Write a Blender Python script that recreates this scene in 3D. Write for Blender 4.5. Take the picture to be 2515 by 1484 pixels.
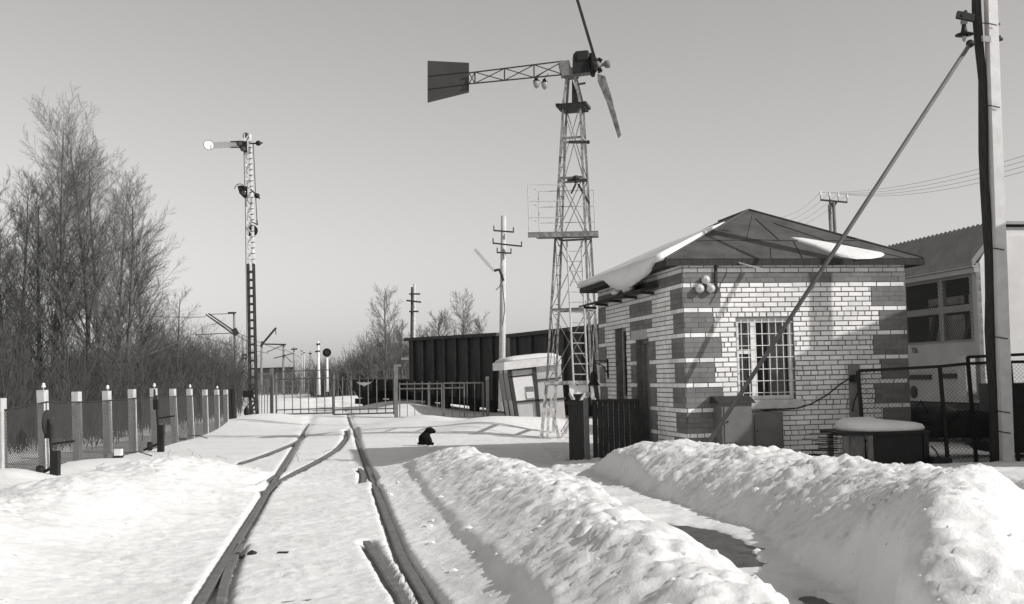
import bpy, bmesh, math, random
import numpy as np
from mathutils import Vector, Matrix, Quaternion

for o in list(bpy.data.objects): bpy.data.objects.remove(o)
scene = bpy.context.scene
COL = scene.collection
rng = random.Random(7)
PI = math.pi

# ------------------------------------------------------------------ camera
EYE = 1.6
FPX = 1150.0
PITCH = math.atan(76 / FPX)
ROLL = math.radians(1.2)
fwd = Vector((0, math.cos(PITCH), math.sin(PITCH)))
r0 = Vector((1, 0, 0)); u0 = Vector((0, -math.sin(PITCH), math.cos(PITCH)))
rt = math.cos(ROLL) * r0 - math.sin(ROLL) * u0
up = math.cos(ROLL) * u0 + math.sin(ROLL) * r0
cam_d = bpy.data.cameras.new('camera')
cam = bpy.data.objects.new('camera', cam_d); COL.objects.link(cam)
cam_d.sensor_width = 36; cam_d.sensor_fit = 'HORIZONTAL'
cam_d.lens = FPX / 1024 * 36
cam_d.clip_start = .1; cam_d.clip_end = 6000
M = Matrix((rt, up, -fwd)).transposed().to_4x4(); M.translation = (0, 0, EYE)
cam.matrix_world = M
scene.camera = cam
scene.render.resolution_x = 1024; scene.render.resolution_y = 604
EYEV = Vector((0, 0, EYE))

# ------------------------------------------------------------------ sky and sun
SUN_EL = math.radians(32)
sun_dir = Vector((-.925 * math.cos(SUN_EL), .38 * math.cos(SUN_EL), -math.sin(SUN_EL))).normalized()
world = bpy.data.worlds.new('World'); scene.world = world; world.use_nodes = True
wn = world.node_tree; wn.nodes.clear()
sky = wn.nodes.new('ShaderNodeTexSky'); sky.sky_type = 'NISHITA'; sky.sun_disc = False
sky.sun_elevation = SUN_EL; sky.sun_rotation = math.atan2(.925, -.38)
sky.air_density = 1.0; sky.dust_density = 1.0; sky.ozone_density = 1.0
bw = wn.nodes.new('ShaderNodeVectorMath'); bw.operation = 'DOT_PRODUCT'; bw.inputs[1].default_value = (.15, .32, .53)
cmb = wn.nodes.new('ShaderNodeMix'); cmb.data_type = 'RGBA'; cmb.blend_type = 'MULTIPLY'
cmb.inputs[0].default_value = 1; cmb.inputs[7].default_value = (1, .985, .975, 1)
bg = wn.nodes.new('ShaderNodeBackground'); bg.inputs[1].default_value = .076
wo = wn.nodes.new('ShaderNodeOutputWorld')
wn.links.new(sky.outputs[0], bw.inputs[0]); wn.links.new(bw.outputs['Value'], cmb.inputs[6])   # blue-sensitive black and white film
wn.links.new(cmb.outputs[2], bg.inputs[0]); wn.links.new(bg.outputs[0], wo.inputs[0])
sl = bpy.data.lights.new('sun', 'SUN'); sl.energy = 2.3; sl.angle = math.radians(.6); sl.color = (1, .985, .97)
sun = bpy.data.objects.new('sun', sl); COL.objects.link(sun)
sun.rotation_mode = 'QUATERNION'; sun.rotation_quaternion = sun_dir.to_track_quat('-Z', 'Y')
sun.location = (30, -15, 30)
vs = scene.view_settings
vs.view_transform = 'Standard'; vs.look = 'None'; vs.exposure = .88; vs.gamma = 1; vs.use_curve_mapping = False
scene.render.engine = 'CYCLES'
scene.cycles.max_bounces = 6; scene.cycles.transparent_max_bounces = 24

# ------------------------------------------------------------------ measuring helpers (2515 px wide view of the place)
KD = 1024 / 2515
def ray(x, y):
    return fwd + (x * KD - 512) / FPX * rt - (y * KD - 302) / FPX * up
def G(x, y, z=0.0):
    v = ray(x, y); return EYEV + v * ((z - EYE) / v.z)
def P(x, y, Y):
    v = ray(x, y); return EYEV + v * (Y / v.y)

# ------------------------------------------------------------------ materials
MATS = {}
def mat(name, v, rough=.8, var=0.0, scale=6.0, bump=0.0, bscale=40.0, metal=0.0, spec=.3, streak=None, dark=None):
    """grey procedural material; var = share of noise variation, dark = value of blotches"""
    if name in MATS: return MATS[name]
    m = bpy.data.materials.new(name); m.use_nodes = True
    nt = m.node_tree; b = nt.nodes['Principled BSDF']
    b.inputs['Roughness'].default_value = rough; b.inputs['Metallic'].default_value = metal
    b.inputs['Specular IOR Level'].default_value = spec
    g = lambda a: (a, a * .985, a * .972, 1)
    b.inputs['Base Color'].default_value = g(v)
    tc = nt.nodes.new('ShaderNodeTexCoord')
    if var > 0:
        mp = nt.nodes.new('ShaderNodeMapping')
        if streak: mp.inputs['Scale'].default_value = streak
        nz = nt.nodes.new('ShaderNodeTexNoise'); nz.inputs['Scale'].default_value = scale; nz.inputs['Detail'].default_value = 6
        nz.inputs['Roughness'].default_value = .65
        cr = nt.nodes.new('ShaderNodeValToRGB')
        lo = dark if dark is not None else max(0, v * (1 - var)); hi = min(.95, v * (1 + var))
        cr.color_ramp.elements[0].position = .32; cr.color_ramp.elements[0].color = g(lo)
        cr.color_ramp.elements[1].position = .68; cr.color_ramp.elements[1].color = g(hi)
        nt.links.new(tc.outputs['Object'], mp.inputs[0]); nt.links.new(mp.outputs[0], nz.inputs['Vector'])
        nt.links.new(nz.outputs['Fac'], cr.inputs[0]); nt.links.new(cr.outputs[0], b.inputs['Base Color'])
    if bump > 0:
        n2 = nt.nodes.new('ShaderNodeTexNoise'); n2.inputs['Scale'].default_value = bscale; n2.inputs['Detail'].default_value = 5
        bp = nt.nodes.new('ShaderNodeBump'); bp.inputs['Strength'].default_value = bump; bp.inputs['Distance'].default_value = .02
        nt.links.new(tc.outputs['Object'], n2.inputs['Vector']); nt.links.new(n2.outputs['Fac'], bp.inputs['Height'])
        nt.links.new(bp.outputs[0], b.inputs['Normal'])
    MATS[name] = m
    return m

def brick_mat(name, lo, hi, lon=None):
    """brick face: tone differs from brick to brick, with fine grain"""
    m = bpy.data.materials.new(name); m.use_nodes = True; nt = m.node_tree; b = nt.nodes['Principled BSDF']
    b.inputs['Roughness'].default_value = .9; b.inputs['Specular IOR Level'].default_value = .15
    geo = nt.nodes.new('ShaderNodeNewGeometry'); oi = nt.nodes.new('ShaderNodeObjectInfo')
    ad = nt.nodes.new('ShaderNodeMath'); ad.operation = 'ADD'
    fr = nt.nodes.new('ShaderNodeMath'); fr.operation = 'FRACT'
    tc = nt.nodes.new('ShaderNodeTexCoord'); nz = nt.nodes.new('ShaderNodeTexNoise')
    nz.inputs['Scale'].default_value = 9; nz.inputs['Detail'].default_value = 6
    mx = nt.nodes.new('ShaderNodeMath'); mx.operation = 'MULTIPLY_ADD'; mx.inputs[1].default_value = .55
    sc = nt.nodes.new('ShaderNodeMath'); sc.operation = 'MULTIPLY'; sc.inputs[1].default_value = .6
    cr = nt.nodes.new('ShaderNodeValToRGB'); g = lambda a: (a, a * .985, a * .97, 1)
    cr.color_ramp.elements[0].position = .1; cr.color_ramp.elements[0].color = g(lo)
    cr.color_ramp.elements[1].position = .8; cr.color_ramp.elements[1].color = g(hi)
    L = nt.links.new
    L(geo.outputs['Random Per Island'], ad.inputs[0]); L(oi.outputs['Random'], ad.inputs[1]); L(ad.outputs[0], fr.inputs[0])
    L(geo.outputs['Position'], nz.inputs['Vector']); L(nz.outputs['Fac'], sc.inputs[0])
    L(fr.outputs[0], mx.inputs[0]); L(sc.outputs[0], mx.inputs[2]); L(mx.outputs[0], cr.inputs[0])
    n4 = nt.nodes.new('ShaderNodeTexNoise'); n4.inputs['Scale'].default_value = 1.3; n4.inputs['Detail'].default_value = 7; n4.inputs['Roughness'].default_value = .7
    c4 = nt.nodes.new('ShaderNodeValToRGB'); c4.color_ramp.elements[0].position = .3; c4.color_ramp.elements[0].color = (.78, .78, .78, 1); c4.color_ramp.elements[1].position = .55; c4.color_ramp.elements[1].color = (1, 1, 1, 1)
    m4 = nt.nodes.new('ShaderNodeMix'); m4.data_type = 'RGBA'; m4.blend_type = 'MULTIPLY'; m4.inputs[0].default_value = 1      # damp and soot stains
    L(geo.outputs['Position'], n4.inputs['Vector']); L(n4.outputs['Fac'], c4.inputs[0]); L(cr.outputs[0], m4.inputs[6]); L(c4.outputs[0], m4.inputs[7]); L(m4.outputs[2], b.inputs['Base Color'])
    n2 = nt.nodes.new('ShaderNodeTexNoise'); n2.inputs['Scale'].default_value = 70
    bp = nt.nodes.new('ShaderNodeBump'); bp.inputs['Strength'].default_value = .4; bp.inputs['Distance'].default_value = .01
    L(geo.outputs['Position'], n2.inputs['Vector']); L(n2.outputs['Fac'], bp.inputs['Height']); L(bp.outputs[0], b.inputs['Normal'])
    MATS[name] = m
    return m

def net_mat(name, v, ax, pitch, wire, rough=.7):
    """woven wire: diamonds cut out by transparency; ax = horizontal axis index"""
    m = bpy.data.materials.new(name); m.use_nodes = True; nt = m.node_tree; b = nt.nodes['Principled BSDF']
    b.inputs['Base Color'].default_value = (v, v * .985, v * .97, 1); b.inputs['Roughness'].default_value = rough
    geo = nt.nodes.new('ShaderNodeNewGeometry'); sp = nt.nodes.new('ShaderNodeSeparateXYZ')
    nt.links.new(geo.outputs['Position'], sp.inputs[0])
    outs = []
    for op in ('ADD', 'SUBTRACT'):
        a = nt.nodes.new('ShaderNodeMath'); a.operation = op
        nt.links.new(sp.outputs[ax], a.inputs[0]); nt.links.new(sp.outputs[2], a.inputs[1])
        s = nt.nodes.new('ShaderNodeMath'); s.operation = 'DIVIDE'; s.inputs[1].default_value = pitch; nt.links.new(a.outputs[0], s.inputs[0])
        f = nt.nodes.new('ShaderNodeMath'); f.operation = 'FRACT'; nt.links.new(s.outputs[0], f.inputs[0])
        c = nt.nodes.new('ShaderNodeMath'); c.operation = 'LESS_THAN'; c.inputs[1].default_value = wire; nt.links.new(f.outputs[0], c.inputs[0])
        outs.append(c)
    mxm = nt.nodes.new('ShaderNodeMath'); mxm.operation = 'MAXIMUM'
    nt.links.new(outs[0].outputs[0], mxm.inputs[0]); nt.links.new(outs[1].outputs[0], mxm.inputs[1])
    nt.links.new(mxm.outputs[0], b.inputs['Alpha'])
    MATS[name] = m
    return m

def snow_mat():
    m = bpy.data.materials.new('snow'); m.use_nodes = True; nt = m.node_tree; b = nt.nodes['Principled BSDF']
    b.inputs['Roughness'].default_value = .55; b.inputs['Specular IOR Level'].default_value = .25
    L = nt.links.new
    tc = nt.nodes.new('ShaderNodeTexCoord')
    n0 = nt.nodes.new('ShaderNodeTexNoise'); n0.inputs['Scale'].default_value = .9; n0.inputs['Detail'].default_value = 8; n0.inputs['Roughness'].default_value = .7
    cr = nt.nodes.new('ShaderNodeValToRGB')
    cr.color_ramp.elements[0].position = .28; cr.color_ramp.elements[0].color = (.62, .612, .605, 1)
    cr.color_ramp.elements[1].position = .52; cr.color_ramp.elements[1].color = (.735, .729, .723, 1)
    # grit specks
    n3 = nt.nodes.new('ShaderNodeTexNoise'); n3.inputs['Scale'].default_value = 17; n3.inputs['Detail'].default_value = 4
    c3 = nt.nodes.new('ShaderNodeValToRGB'); c3.color_ramp.elements[0].position = .25; c3.color_ramp.elements[0].color = (.45, .44, .43, 1)
    c3.color_ramp.elements[1].position = .31; c3.color_ramp.elements[1].color = (1, 1, 1, 1)
    mx = nt.nodes.new('ShaderNodeMix'); mx.data_type = 'RGBA'; mx.blend_type = 'MULTIPLY'; mx.inputs[0].default_value = 1
    L(tc.outputs['Object'], n0.inputs['Vector']); L(n0.outputs['Fac'], cr.inputs[0])
    L(tc.outputs['Object'], n3.inputs['Vector']); L(n3.outputs['Fac'], c3.inputs[0])
    L(cr.outputs[0], mx.inputs[6]); L(c3.outputs[0], mx.inputs[7]); L(mx.outputs[2], b.inputs['Base Color'])
    n1 = nt.nodes.new('ShaderNodeTexNoise'); n1.inputs['Scale'].default_value = 14; n1.inputs['Detail'].default_value = 9; n1.inputs['Roughness'].default_value = .7
    bp = nt.nodes.new('ShaderNodeBump'); bp.inputs['Strength'].default_value = .42; bp.inputs['Distance'].default_value = .05
    L(tc.outputs['Object'], n1.inputs['Vector']); L(n1.outputs['Fac'], bp.inputs['Height']); L(bp.outputs[0], b.inputs['Normal'])
    MATS['snow'] = m
    return m

SNOW = snow_mat()
IRON = mat('rail_steel', .13, .6, .3, 8, .2, 60, spec=.4)
DARK = mat('dark_iron', .03, .65, .4, 5)
BLACK = mat('black_paint', .014, .6, .3, 4)
GREYP = mat('grey_paint', .2, .6, .15, 4)
WHITEP = mat('white_paint', .72, .6, .12, 6)
CONC = mat('concrete', .46, .9, .18, 5, .4, 60)
CONCW = mat('whitewashed_concrete', .66, .9, .12, 5, .4, 60)
WOODD = mat('tarred_wood', .035, .85, .5, 9, .5, 50, streak=(6, 6, .4))
WOODG = mat('weathered_wood', .16, .9, .35, 10, .4, 40, streak=(6, 6, .5))
BARK = mat('bark', .12, .95, .35, 4)
BARKF = mat('far_bark', .11, .95, .3, 4)
BARKD = mat('dark_bark', .065, .95, .35, 4)
GALV = mat('galvanised', .5, .5, .2, 12)
PEEL = mat('peeling_paint', .52, .7, .3, 7, dark=.16)
BRICKW = brick_mat('white_brick', .66, .86)
BRICKD = brick_mat('dark_brick', .14, .21)
MORTAR = mat('mortar', .17, .95, .3, 8)
ROOFM = mat('roof_sheet', .075, .65, .3, 2.2, .2, 20)
GLASS = mat('window_glass', .02, .08, spec=.6)
CLOTH = mat('curtain', .75, .9, .2, 20, streak=(8, 8, .3))
NET = net_mat('chain_link', .07, 0, .07, .09)
NETY = net_mat('window_mesh', .05, 1, .085, .2)
FNET = net_mat('fence_netting', .03, 1, .06, .36)

# ------------------------------------------------------------------ mesh builder
class MB:
    def __init__(s): s.v = []; s.f = []
    def add(s, vs, fs):
        o = len(s.v); s.v += [tuple(v) for v in vs]; s.f += [tuple(i + o for i in f) for f in fs]; return s
    def hexa(s, c):       # 8 corners: bottom 4 ccw, top 4 ccw
        return s.add(c, [(3, 2, 1, 0), (4, 5, 6, 7), (0, 1, 5, 4), (1, 2, 6, 5), (2, 3, 7, 6), (3, 0, 4, 7)])
    def box(s, a, b):
        (x0, y0, z0), (x1, y1, z1) = a, b
        return s.hexa([(x0, y0, z0), (x1, y0, z0), (x1, y1, z0), (x0, y1, z0), (x0, y0, z1), (x1, y0, z1), (x1, y1, z1), (x0, y1, z1)])
    def obox(s, o, ax, ay, az, a, b):    # box in a local frame
        (x0, y0, z0), (x1, y1, z1) = a, b
        c = [(x0, y0, z0), (x1, y0, z0), (x1, y1, z0), (x0, y1, z0), (x0, y0, z1), (x1, y0, z1), (x1, y1, z1), (x0, y1, z1)]
        return s.hexa([o + ax * x + ay * y + az * z for x, y, z in c])
    def bar(s, p, q, w, h=None, ref=None):
        p = Vector(p); q = Vector(q); h = h or w; d = (q - p).normalized()
        ref = ref or (Vector((0, 0, 1)) if abs(d.z) < .9 else Vector((0, 1, 0)))
        a = d.cross(ref).normalized(); b = a.cross(d)
        a = a * w / 2; b = b * h / 2
        return s.hexa([p - a - b, p + a - b, p + a + b, p - a + b, q - a - b, q + a - b, q + a + b, q - a + b])
    def tube(s, pts, r, n=8, caps=True):
        pts = [Vector(p) for p in pts]; k = len(pts)
        rs = r if isinstance(r, (list, tuple)) else [r] * k
        o = len(s.v); ref = Vector((.31, .2, .93))
        for i, p in enumerate(pts):
            d = (pts[min(i + 1, k - 1)] - pts[max(i - 1, 0)]).normalized()
            a = d.cross(ref)
            if a.length < .15: a = d.cross(Vector((1, 0, 0)))
            a.normalize(); b = d.cross(a)
            for j in range(n):
                t = 2 * PI * j / n; s.v.append(tuple(p + (a * math.cos(t) + b * math.sin(t)) * rs[i]))
        for i in range(k - 1):
            for j in range(n):
                s.f.append((o + i * n + j, o + i * n + (j + 1) % n, o + (i + 1) * n + (j + 1) % n, o + (i + 1) * n + j))
        if caps:
            s.f.append(tuple(o + j for j in reversed(range(n)))); s.f.append(tuple(o + (k - 1) * n + j for j in range(n)))
        return s
    def prism(s, poly, ext):
        poly = [Vector(p) for p in poly]; ext = Vector(ext); n = len(poly)
        return s.add(poly + [p + ext for p in poly],
                     [tuple(reversed(range(n))), tuple(range(n, 2 * n))] + [(i, (i + 1) % n, n + (i + 1) % n, n + i) for i in range(n)])
    def lathe(s, o, axis, prof, n=16):   # prof: (radius, distance along axis)
        o = Vector(o); axis = Vector(axis).normalized()
        return s.tube([o + axis * d for r, d in prof], [max(r, 1e-4) for r, d in prof], n)
    def blob(s, c, r, n=1, noise=.2):
        bm = bmesh.new(); bmesh.ops.create_icosphere(bm, subdivisions=n, radius=1)
        vs = [(v.co.x * r[0] * (1 + rng.uniform(-noise, noise)) + c[0], v.co.y * r[1] * (1 + rng.uniform(-noise, noise)) + c[1], v.co.z * r[2] * (1 + rng.uniform(-noise, noise)) + c[2]) for v in bm.verts]
        s.add(vs, [tuple(v.index for v in f.verts) for f in bm.faces]); bm.free(); return s
    def build(s, name, m, parent=None, smooth=False, **props):
        me = bpy.data.meshes.new(name); me.from_pydata(s.v, [], s.f); me.materials.append(m)
        bm = bmesh.new(); bm.from_mesh(me); bmesh.ops.recalc_face_normals(bm, faces=bm.faces); bm.to_mesh(me); bm.free()
        if smooth: me.polygons.foreach_set('use_smooth', [True] * len(me.polygons))
        return link(name, me, parent, **props)

def link(name, me, parent=None, **props):
    o = bpy.data.objects.new(name, me); COL.objects.link(o)
    if parent is not None:
        o.parent = parent
        if parent.type == 'EMPTY': o.matrix_parent_inverse = Matrix.Translation(-Vector(parent.location))
    for k, v in props.items(): o[k] = v
    return o

def thing(name, label, cat, loc, group=None):
    o = bpy.data.objects.new(name, None); COL.objects.link(o); o.location = loc; o.empty_display_size = .2
    o['label'] = label; o['category'] = cat
    if group: o['group'] = group
    return o

# ------------------------------------------------------------------ noise
_pr = np.random.RandomState(3); PERM = _pr.permutation(512).astype(np.int64); PERM = np.concatenate([PERM, PERM])
GA = _pr.uniform(0, 2 * PI, 512); GX = np.cos(GA); GY = np.sin(GA)
def perlin(x, y):
    xi = np.floor(x).astype(np.int64); yi = np.floor(y).astype(np.int64); xf = x - xi; yf = y - yi
    u = xf * xf * xf * (xf * (xf * 6 - 15) + 10); v = yf * yf * yf * (yf * (yf * 6 - 15) + 10)
    def g(ix, iy, dx, dy):
        h = PERM[(PERM[ix & 511] + iy) & 511]; return GX[h] * dx + GY[h] * dy
    a = g(xi, yi, xf, yf); b = g(xi + 1, yi, xf - 1, yf); c = g(xi, yi + 1, xf, yf - 1); d = g(xi + 1, yi + 1, xf - 1, yf - 1)
    return (a + u * (b - a)) + v * ((c + u * (d - c)) - (a + u * (b - a)))
def fbm(x, y, o=4, g=.5):
    s = 0; a = 1.0
    for i in range(o): s = s + a * perlin(x * 2 ** i + 13.7 * i, y * 2 ** i + 7.1 * i); a *= g
    return s
def cell(x, y):
    """distance to the nearest scattered point (rounded clods with creases between)"""
    xi = np.floor(x).astype(np.int64); yi = np.floor(y).astype(np.int64); best = np.full(x.shape, 9.0)
    for dx in (-1, 0, 1):
        for dy in (-1, 0, 1):
            h = PERM[(PERM[(xi + dx) & 511] + yi + dy) & 511]; px_ = xi + dx + .5 + .42 * GX[h]; py_ = yi + dy + .5 + .42 * GY[h]
            best = np.minimum(best, (x - px_) ** 2 + (y - py_) ** 2)
    return np.sqrt(best)
def sstep(a, b, x):
    t = np.clip((x - a) / (b - a), 0, 1); return t * t * (3 - 2 * t)

# ------------------------------------------------------------------ track lines
def roff(y): return .07 * np.clip((10.5 - np.asarray(y, float)) / 2.2, 0, 1.2)      # right rail bends away towards us
def xc(y):
    y = np.asarray(y, float); return -1.53 - .155 * (y - 8.5) - np.where(y > 52, .0006 * (y - 52) ** 2, 0)
HG = .80
R3 = [(-3.60, 16.6), (-3.76, 18.2), (-3.87, 20.0), (-3.98, 23.2), (-4.2, 27.2), (-4.68, 32.0), (-5.13, 35.2), (-5.42, 37.0)]
R4 = [(-5.48, 23.0), (-5.5, 25.0), (-5.74, 29.7), (-6.1, 33.2), (-6.55, 36)]
R5 = [(-2.85, 21.2), (-2.62, 19.9), (-2.38, 18.0)]
R6 = [(-3.99, 17.3), (-4.03, 18.5), (-4.16, 20.1)]
R6B = [(-3.86, 16.5), (-3.70, 17.3)]
R7 = [(-1.50, 11.6), (-1.21, 10.27), (-.99, 9.23), (-.81, 8.37), (-.33, 5.4)]
R8 = [(-2.76, 11.6), (-2.5, 10.09), (-2.18, 8.53), (-1.45, 5.2)]
def polydist(x, y, pts):
    best = np.full(np.shape(x), 1e9)
    for (ax, ay), (bx, by) in zip(pts[:-1], pts[1:]):
        dx, dy = bx - ax, by - ay; t = np.clip(((x - ax) * dx + (y - ay) * dy) / (dx * dx + dy * dy), 0, 1)
        best = np.minimum(best, np.hypot(x - ax - t * dx, y - ay - t * dy))
    return best

# ------------------------------------------------------------------ snow surface
PATH_Y = [4, 6, 7.2, 8.5, 11, 14, 16.5, 18.4, 21]; PATH_X = [1.5, 1.72, 1.92, 1.92, 1.62, 1.45, 1.2, .95, .6]
CB_Y = [3, 6.7, 12, 16, 19, 21]; CB_X = [1.15, 1.0, .62, -.1, -1.0, -1.5]; CB_H = [.5, .5, .47, .42, .4, .1]
CC_Y = [3, 5, 6.5, 8, 9.3, 11.6, 14.9, 17.4, 18.7, 19.6]; CC_X = [1.8, 2.05, 2.5, 3.05, 3.6, 3.85, 3.4, 2.65, 2.25, 2.1]; CC_H = [.12, .42, .68, .85, .7, .6, .56, .56, .5, .1]
CA_Y = [3, 8, 11.8, 15, 18, 19.6, 21]; CA_Q = [-4.0, -3.7, -3.2, -2.8, -2.3, -2.2, -2.2]; CA_H = [.42, .44, .46, .46, .45, .28, .0]
FEET = []
frg = random.Random(11)
for (ax_, ay_, bx2, by2) in [(-.6, 19.5, -2.5, 31), (-4.6, 20.5, -7.4, 24.5)]:
    L2 = math.hypot(bx2 - ax_, by2 - ay_); n2 = int(L2 / .62); an = math.atan2(by2 - ay_, bx2 - ax_)
    for i in range(n2):
        k = i / n2; sd = (.12 if i % 2 else -.12) + frg.gauss(0, .05)
        FEET.append((ax_ + (bx2 - ax_) * k - sd * math.sin(an), ay_ + (by2 - ay_) * k + sd * math.cos(an) + frg.gauss(0, .05), an + frg.gauss(0, .15)))
def ground(x, y, detail=True):
    x = np.asarray(x, float); y = np.asarray(y, float)
    q = x - xc(y)
    z = .05 * fbm(x * .25, y * .25, 3) - .01
    rough = np.full(x.shape, .25)
    near = sstep(70, 40, y)
    # trodden strip between and beside the rails
    bed = sstep(1.35, 1.0, np.abs(q)); z = z * (1 - bed) + bed * (-.045 + .025 * fbm(x * 1.3, y * .9, 3))
    # step beside the right rail
    zs = .09 * sstep(1.36, 1.46, q + .05 * perlin(x * 1.1, y * 1.1)) * sstep(4.5, 1.5, q) * sstep(23, 19, y); z = z + zs
    # ridge between track and footpath
    cx = np.interp(y, CB_Y, CB_X) + .12 * perlin(y * .6, x * 0 + 3.3); h = np.interp(y, CB_Y, CB_H) * (1 + .22 * perlin(y * .45, x * 0 + 9.1)); t = x - cx
    w = np.where(t < 0, 1.5, .75)
    qw = q + .07 * perlin(x * 1.1, y * 1.1); cutm = .62 + .16 * sstep(1.36, 1.5, qw) + .22 * sstep(1.4, 2.2, qw); r = np.exp(-(np.abs(t) / w) ** 2.2 * 1.6) * (y < 23) * cutm; z = np.maximum(z, z * .3 + h * r); rough = np.maximum(rough, r * 1.0)
    # ridge right of the footpath and the field behind it
    cx = np.interp(y, CC_Y, CC_X) + .18 * perlin(y * .55, x * 0 + 5.5); h = np.interp(y, CC_Y, CC_H) * (1 + .16 * perlin(y * .6, x * 0 + 1.1)); t = x - cx
    w = np.where(t < 0, np.interp(y, [6.5, 8, 9.5], [.42, .6, 1.15]), .9)
    r = np.where(t < 0, np.clip(1 - (np.abs(t) / (w * 1.25)) ** 2.4, 0, 1), np.exp(-(np.abs(t) / w) ** 2.3 * 1.5))
    plateau = sstep(.2, 1.0, t) * np.interp(y, [3, 5, 6.5, 8, 10, 14, 17, 19], [.12, .42, .68, .82, .6, .34, .2, .05]) * sstep(20, 18.5, y)
    zz = np.maximum(h * r, plateau) * (y < 21); z = np.maximum(z, zz); rough = np.maximum(rough, np.maximum(np.where((t < 0) & (r > .02), .9, r), sstep(.2, 1, t) * sstep(13, 9, y)) * 1.1)
    # left bank
    cq = np.interp(y, CA_Y, CA_Q) + .15 * perlin(y * .5, x * 0 + 2.2); h = np.interp(y, CA_Y, CA_H) * (1 + .2 * perlin(y * .5, x * 0 + 7.7)); t = q - cq
    w = np.where(t > 0, 1.35, 1.6)
    r = np.exp(-(np.abs(t) / w) ** 2.2 * 1.4) * (y < 22); z = np.maximum(z, z * .4 + h * r); rough = np.maximum(rough, r * .75)
    # mounds further off
    for (mx, my, rx, ry, mh) in [(-3.2, 36, 2.3, 4.0, .35), (-.6, 33.6, 1.7, 2.2, .42), (1.2, 34.5, 1.5, 1.5, .3), (-10.2, 47, 2.2, 5, .36),
                                 (-6.0, 64, 3.0, 9, .55), (-5.0, 54, 2.0, 3, .4), (-15, 75, 4, 14, .5), (-13, 95, 5, 14, .4), (-3.5, 44, 1.5, 3, .25),
                                 (-8.5, 22.8, 1.0, 2.6, .14), (-8.7, 19.7, .7, .8, .22)]:
        d = ((x - mx) / rx) ** 2 + ((y - my) / ry) ** 2; z = z + mh * np.exp(-d * 1.3)
    # shovelled path
    xp = np.interp(y, PATH_Y, PATH_X); t = np.abs(x - xp); t = t / np.interp(y, [6.5, 8], [.55, 1]); m = sstep(.62, .36, t + .1 * perlin(x * 2.3, y * 2.3)) * sstep(20.5, 18.5, y)
    flo = .02 + .03 * fbm(x * 1.7, y * 1.7, 3)
    z = z * (1 - m) + flo * m; rough = rough * (1 - .55 * m)
    if detail:
        # clods, sun cups drawn out along the light, crumbs
        ux, uy = .925 * x - .38 * y, .38 * x + .925 * y
        cup = fbm(ux * 1.1, uy * 4.2, 4, .55); lump = fbm(x * 2.1, y * 2.1, 4, .55); crumb = fbm(x * 9, y * 9, 3, .6)
        fade = sstep(40, 16, y)
        nb = (y < 24) & (np.abs(x) < 9); clod = np.zeros(x.shape); clod2 = np.zeros(x.shape)
        wx, wy = x + .12 * perlin(x * 3, y * 3), y + .12 * perlin(x * 3 + 40, y * 3)
        vx, vy = .925 * wx - .38 * wy, .38 * wx + .925 * wy      # blocks drawn out along the light
        clod[nb] = np.maximum(0, .62 - cell(vx[nb] * 1.9, vy[nb] * 4.4)); clod2[nb] = np.maximum(0, .6 - cell(vx[nb] * 6.1, vy[nb] * 12.5))
        ridg = (1 - np.abs(fbm(vx * 1.6 + 9, vy * 6.5, 4, .6)) * 2.2)
        patch = sstep(-.1, .35, perlin(x * .9 + 5, y * .9)); patch2 = sstep(-.05, .4, perlin(x * 1.3 + 50, y * 1.3 + 9))
        z = z + rough * fade * (.04 * cup + .045 * lump + .022 * crumb + .09 * clod * patch + .06 * clod2 * patch2 + .022 * ridg)
        z = z + fade * .02 * clod2 * patch2
        z = z + .006 * fade * crumb + .008 * perlin(x * 3, y * 3) * fade
        # bare asphalt patch
        pd = np.sqrt(((x - (1.68 - .06 * (y - 11))) / .56) ** 2 + ((y - 11.1) / 1.6) ** 2) + .25 * fbm(x * 2.5, y * 2.5, 3)
        z = z * (1 - sstep(1.35, 1.0, pd)) + np.minimum(z, .0) * sstep(1.35, 1.0, pd) - .05 * sstep(1.0, .85, pd)
        pd2 = np.sqrt(((x - 2.08) / .13) ** 2 + ((y - 8.0) / .5) ** 2) + .3 * fbm(x * 3, y * 3, 2)
        z = z - .1 * sstep(1.0, .8, pd2)
        for fx, fy, fa in FEET:
            m = (np.abs(x - fx) < .3) & (np.abs(y - fy) < .3)
            if m.any():
                dx, dy = x[m] - fx, y[m] - fy; a_, c_ = dx * math.cos(fa) + dy * math.sin(fa), -dx * math.sin(fa) + dy * math.cos(fa)
                dd = np.sqrt((a_ / .17) ** 2 + (c_ / .075) ** 2); zz = z[m]; zz -= .05 * sstep(1.0, .6, dd); zz += .014 * np.exp(-((dd - 1.25) / .25) ** 2); z[m] = zz
    # grooves in which the rails lie free
    far = sstep(130, 90, y)
    gq = np.minimum(np.abs(q - HG - roff(y)), np.abs(q + HG))
    bury = .35 * sstep(17.3, 17.5, y) * sstep(18.3, 18.1, y) * (q > 0)          # the right rail runs under snow here
    gd = gq + .1 * bury
    for pl in (R3, R4, R5, R6, R6B, R7, R8):
        m = y < 40
        if m.any():
            dd = np.full(x.shape, 9.0); dd[m] = polydist(x[m], y[m], pl); gd = np.minimum(gd, dd)
    wob = .02 * perlin(x * 6, y * 6)
    g = sstep(.1, .05, gd + wob) * far
    z = z * (1 - g) + np.minimum(z, -.06) * g
    z = z + .04 * bury * sstep(.25, .03, gq) * (.6 + perlin(x * 5, y * 5))
    z = z - .02 * far * sstep(.75, .6, np.abs(q)) * 0
    return z
def gz(x, y): return float(ground(np.array([float(x)]), np.array([float(y)]), False)[0])

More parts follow.
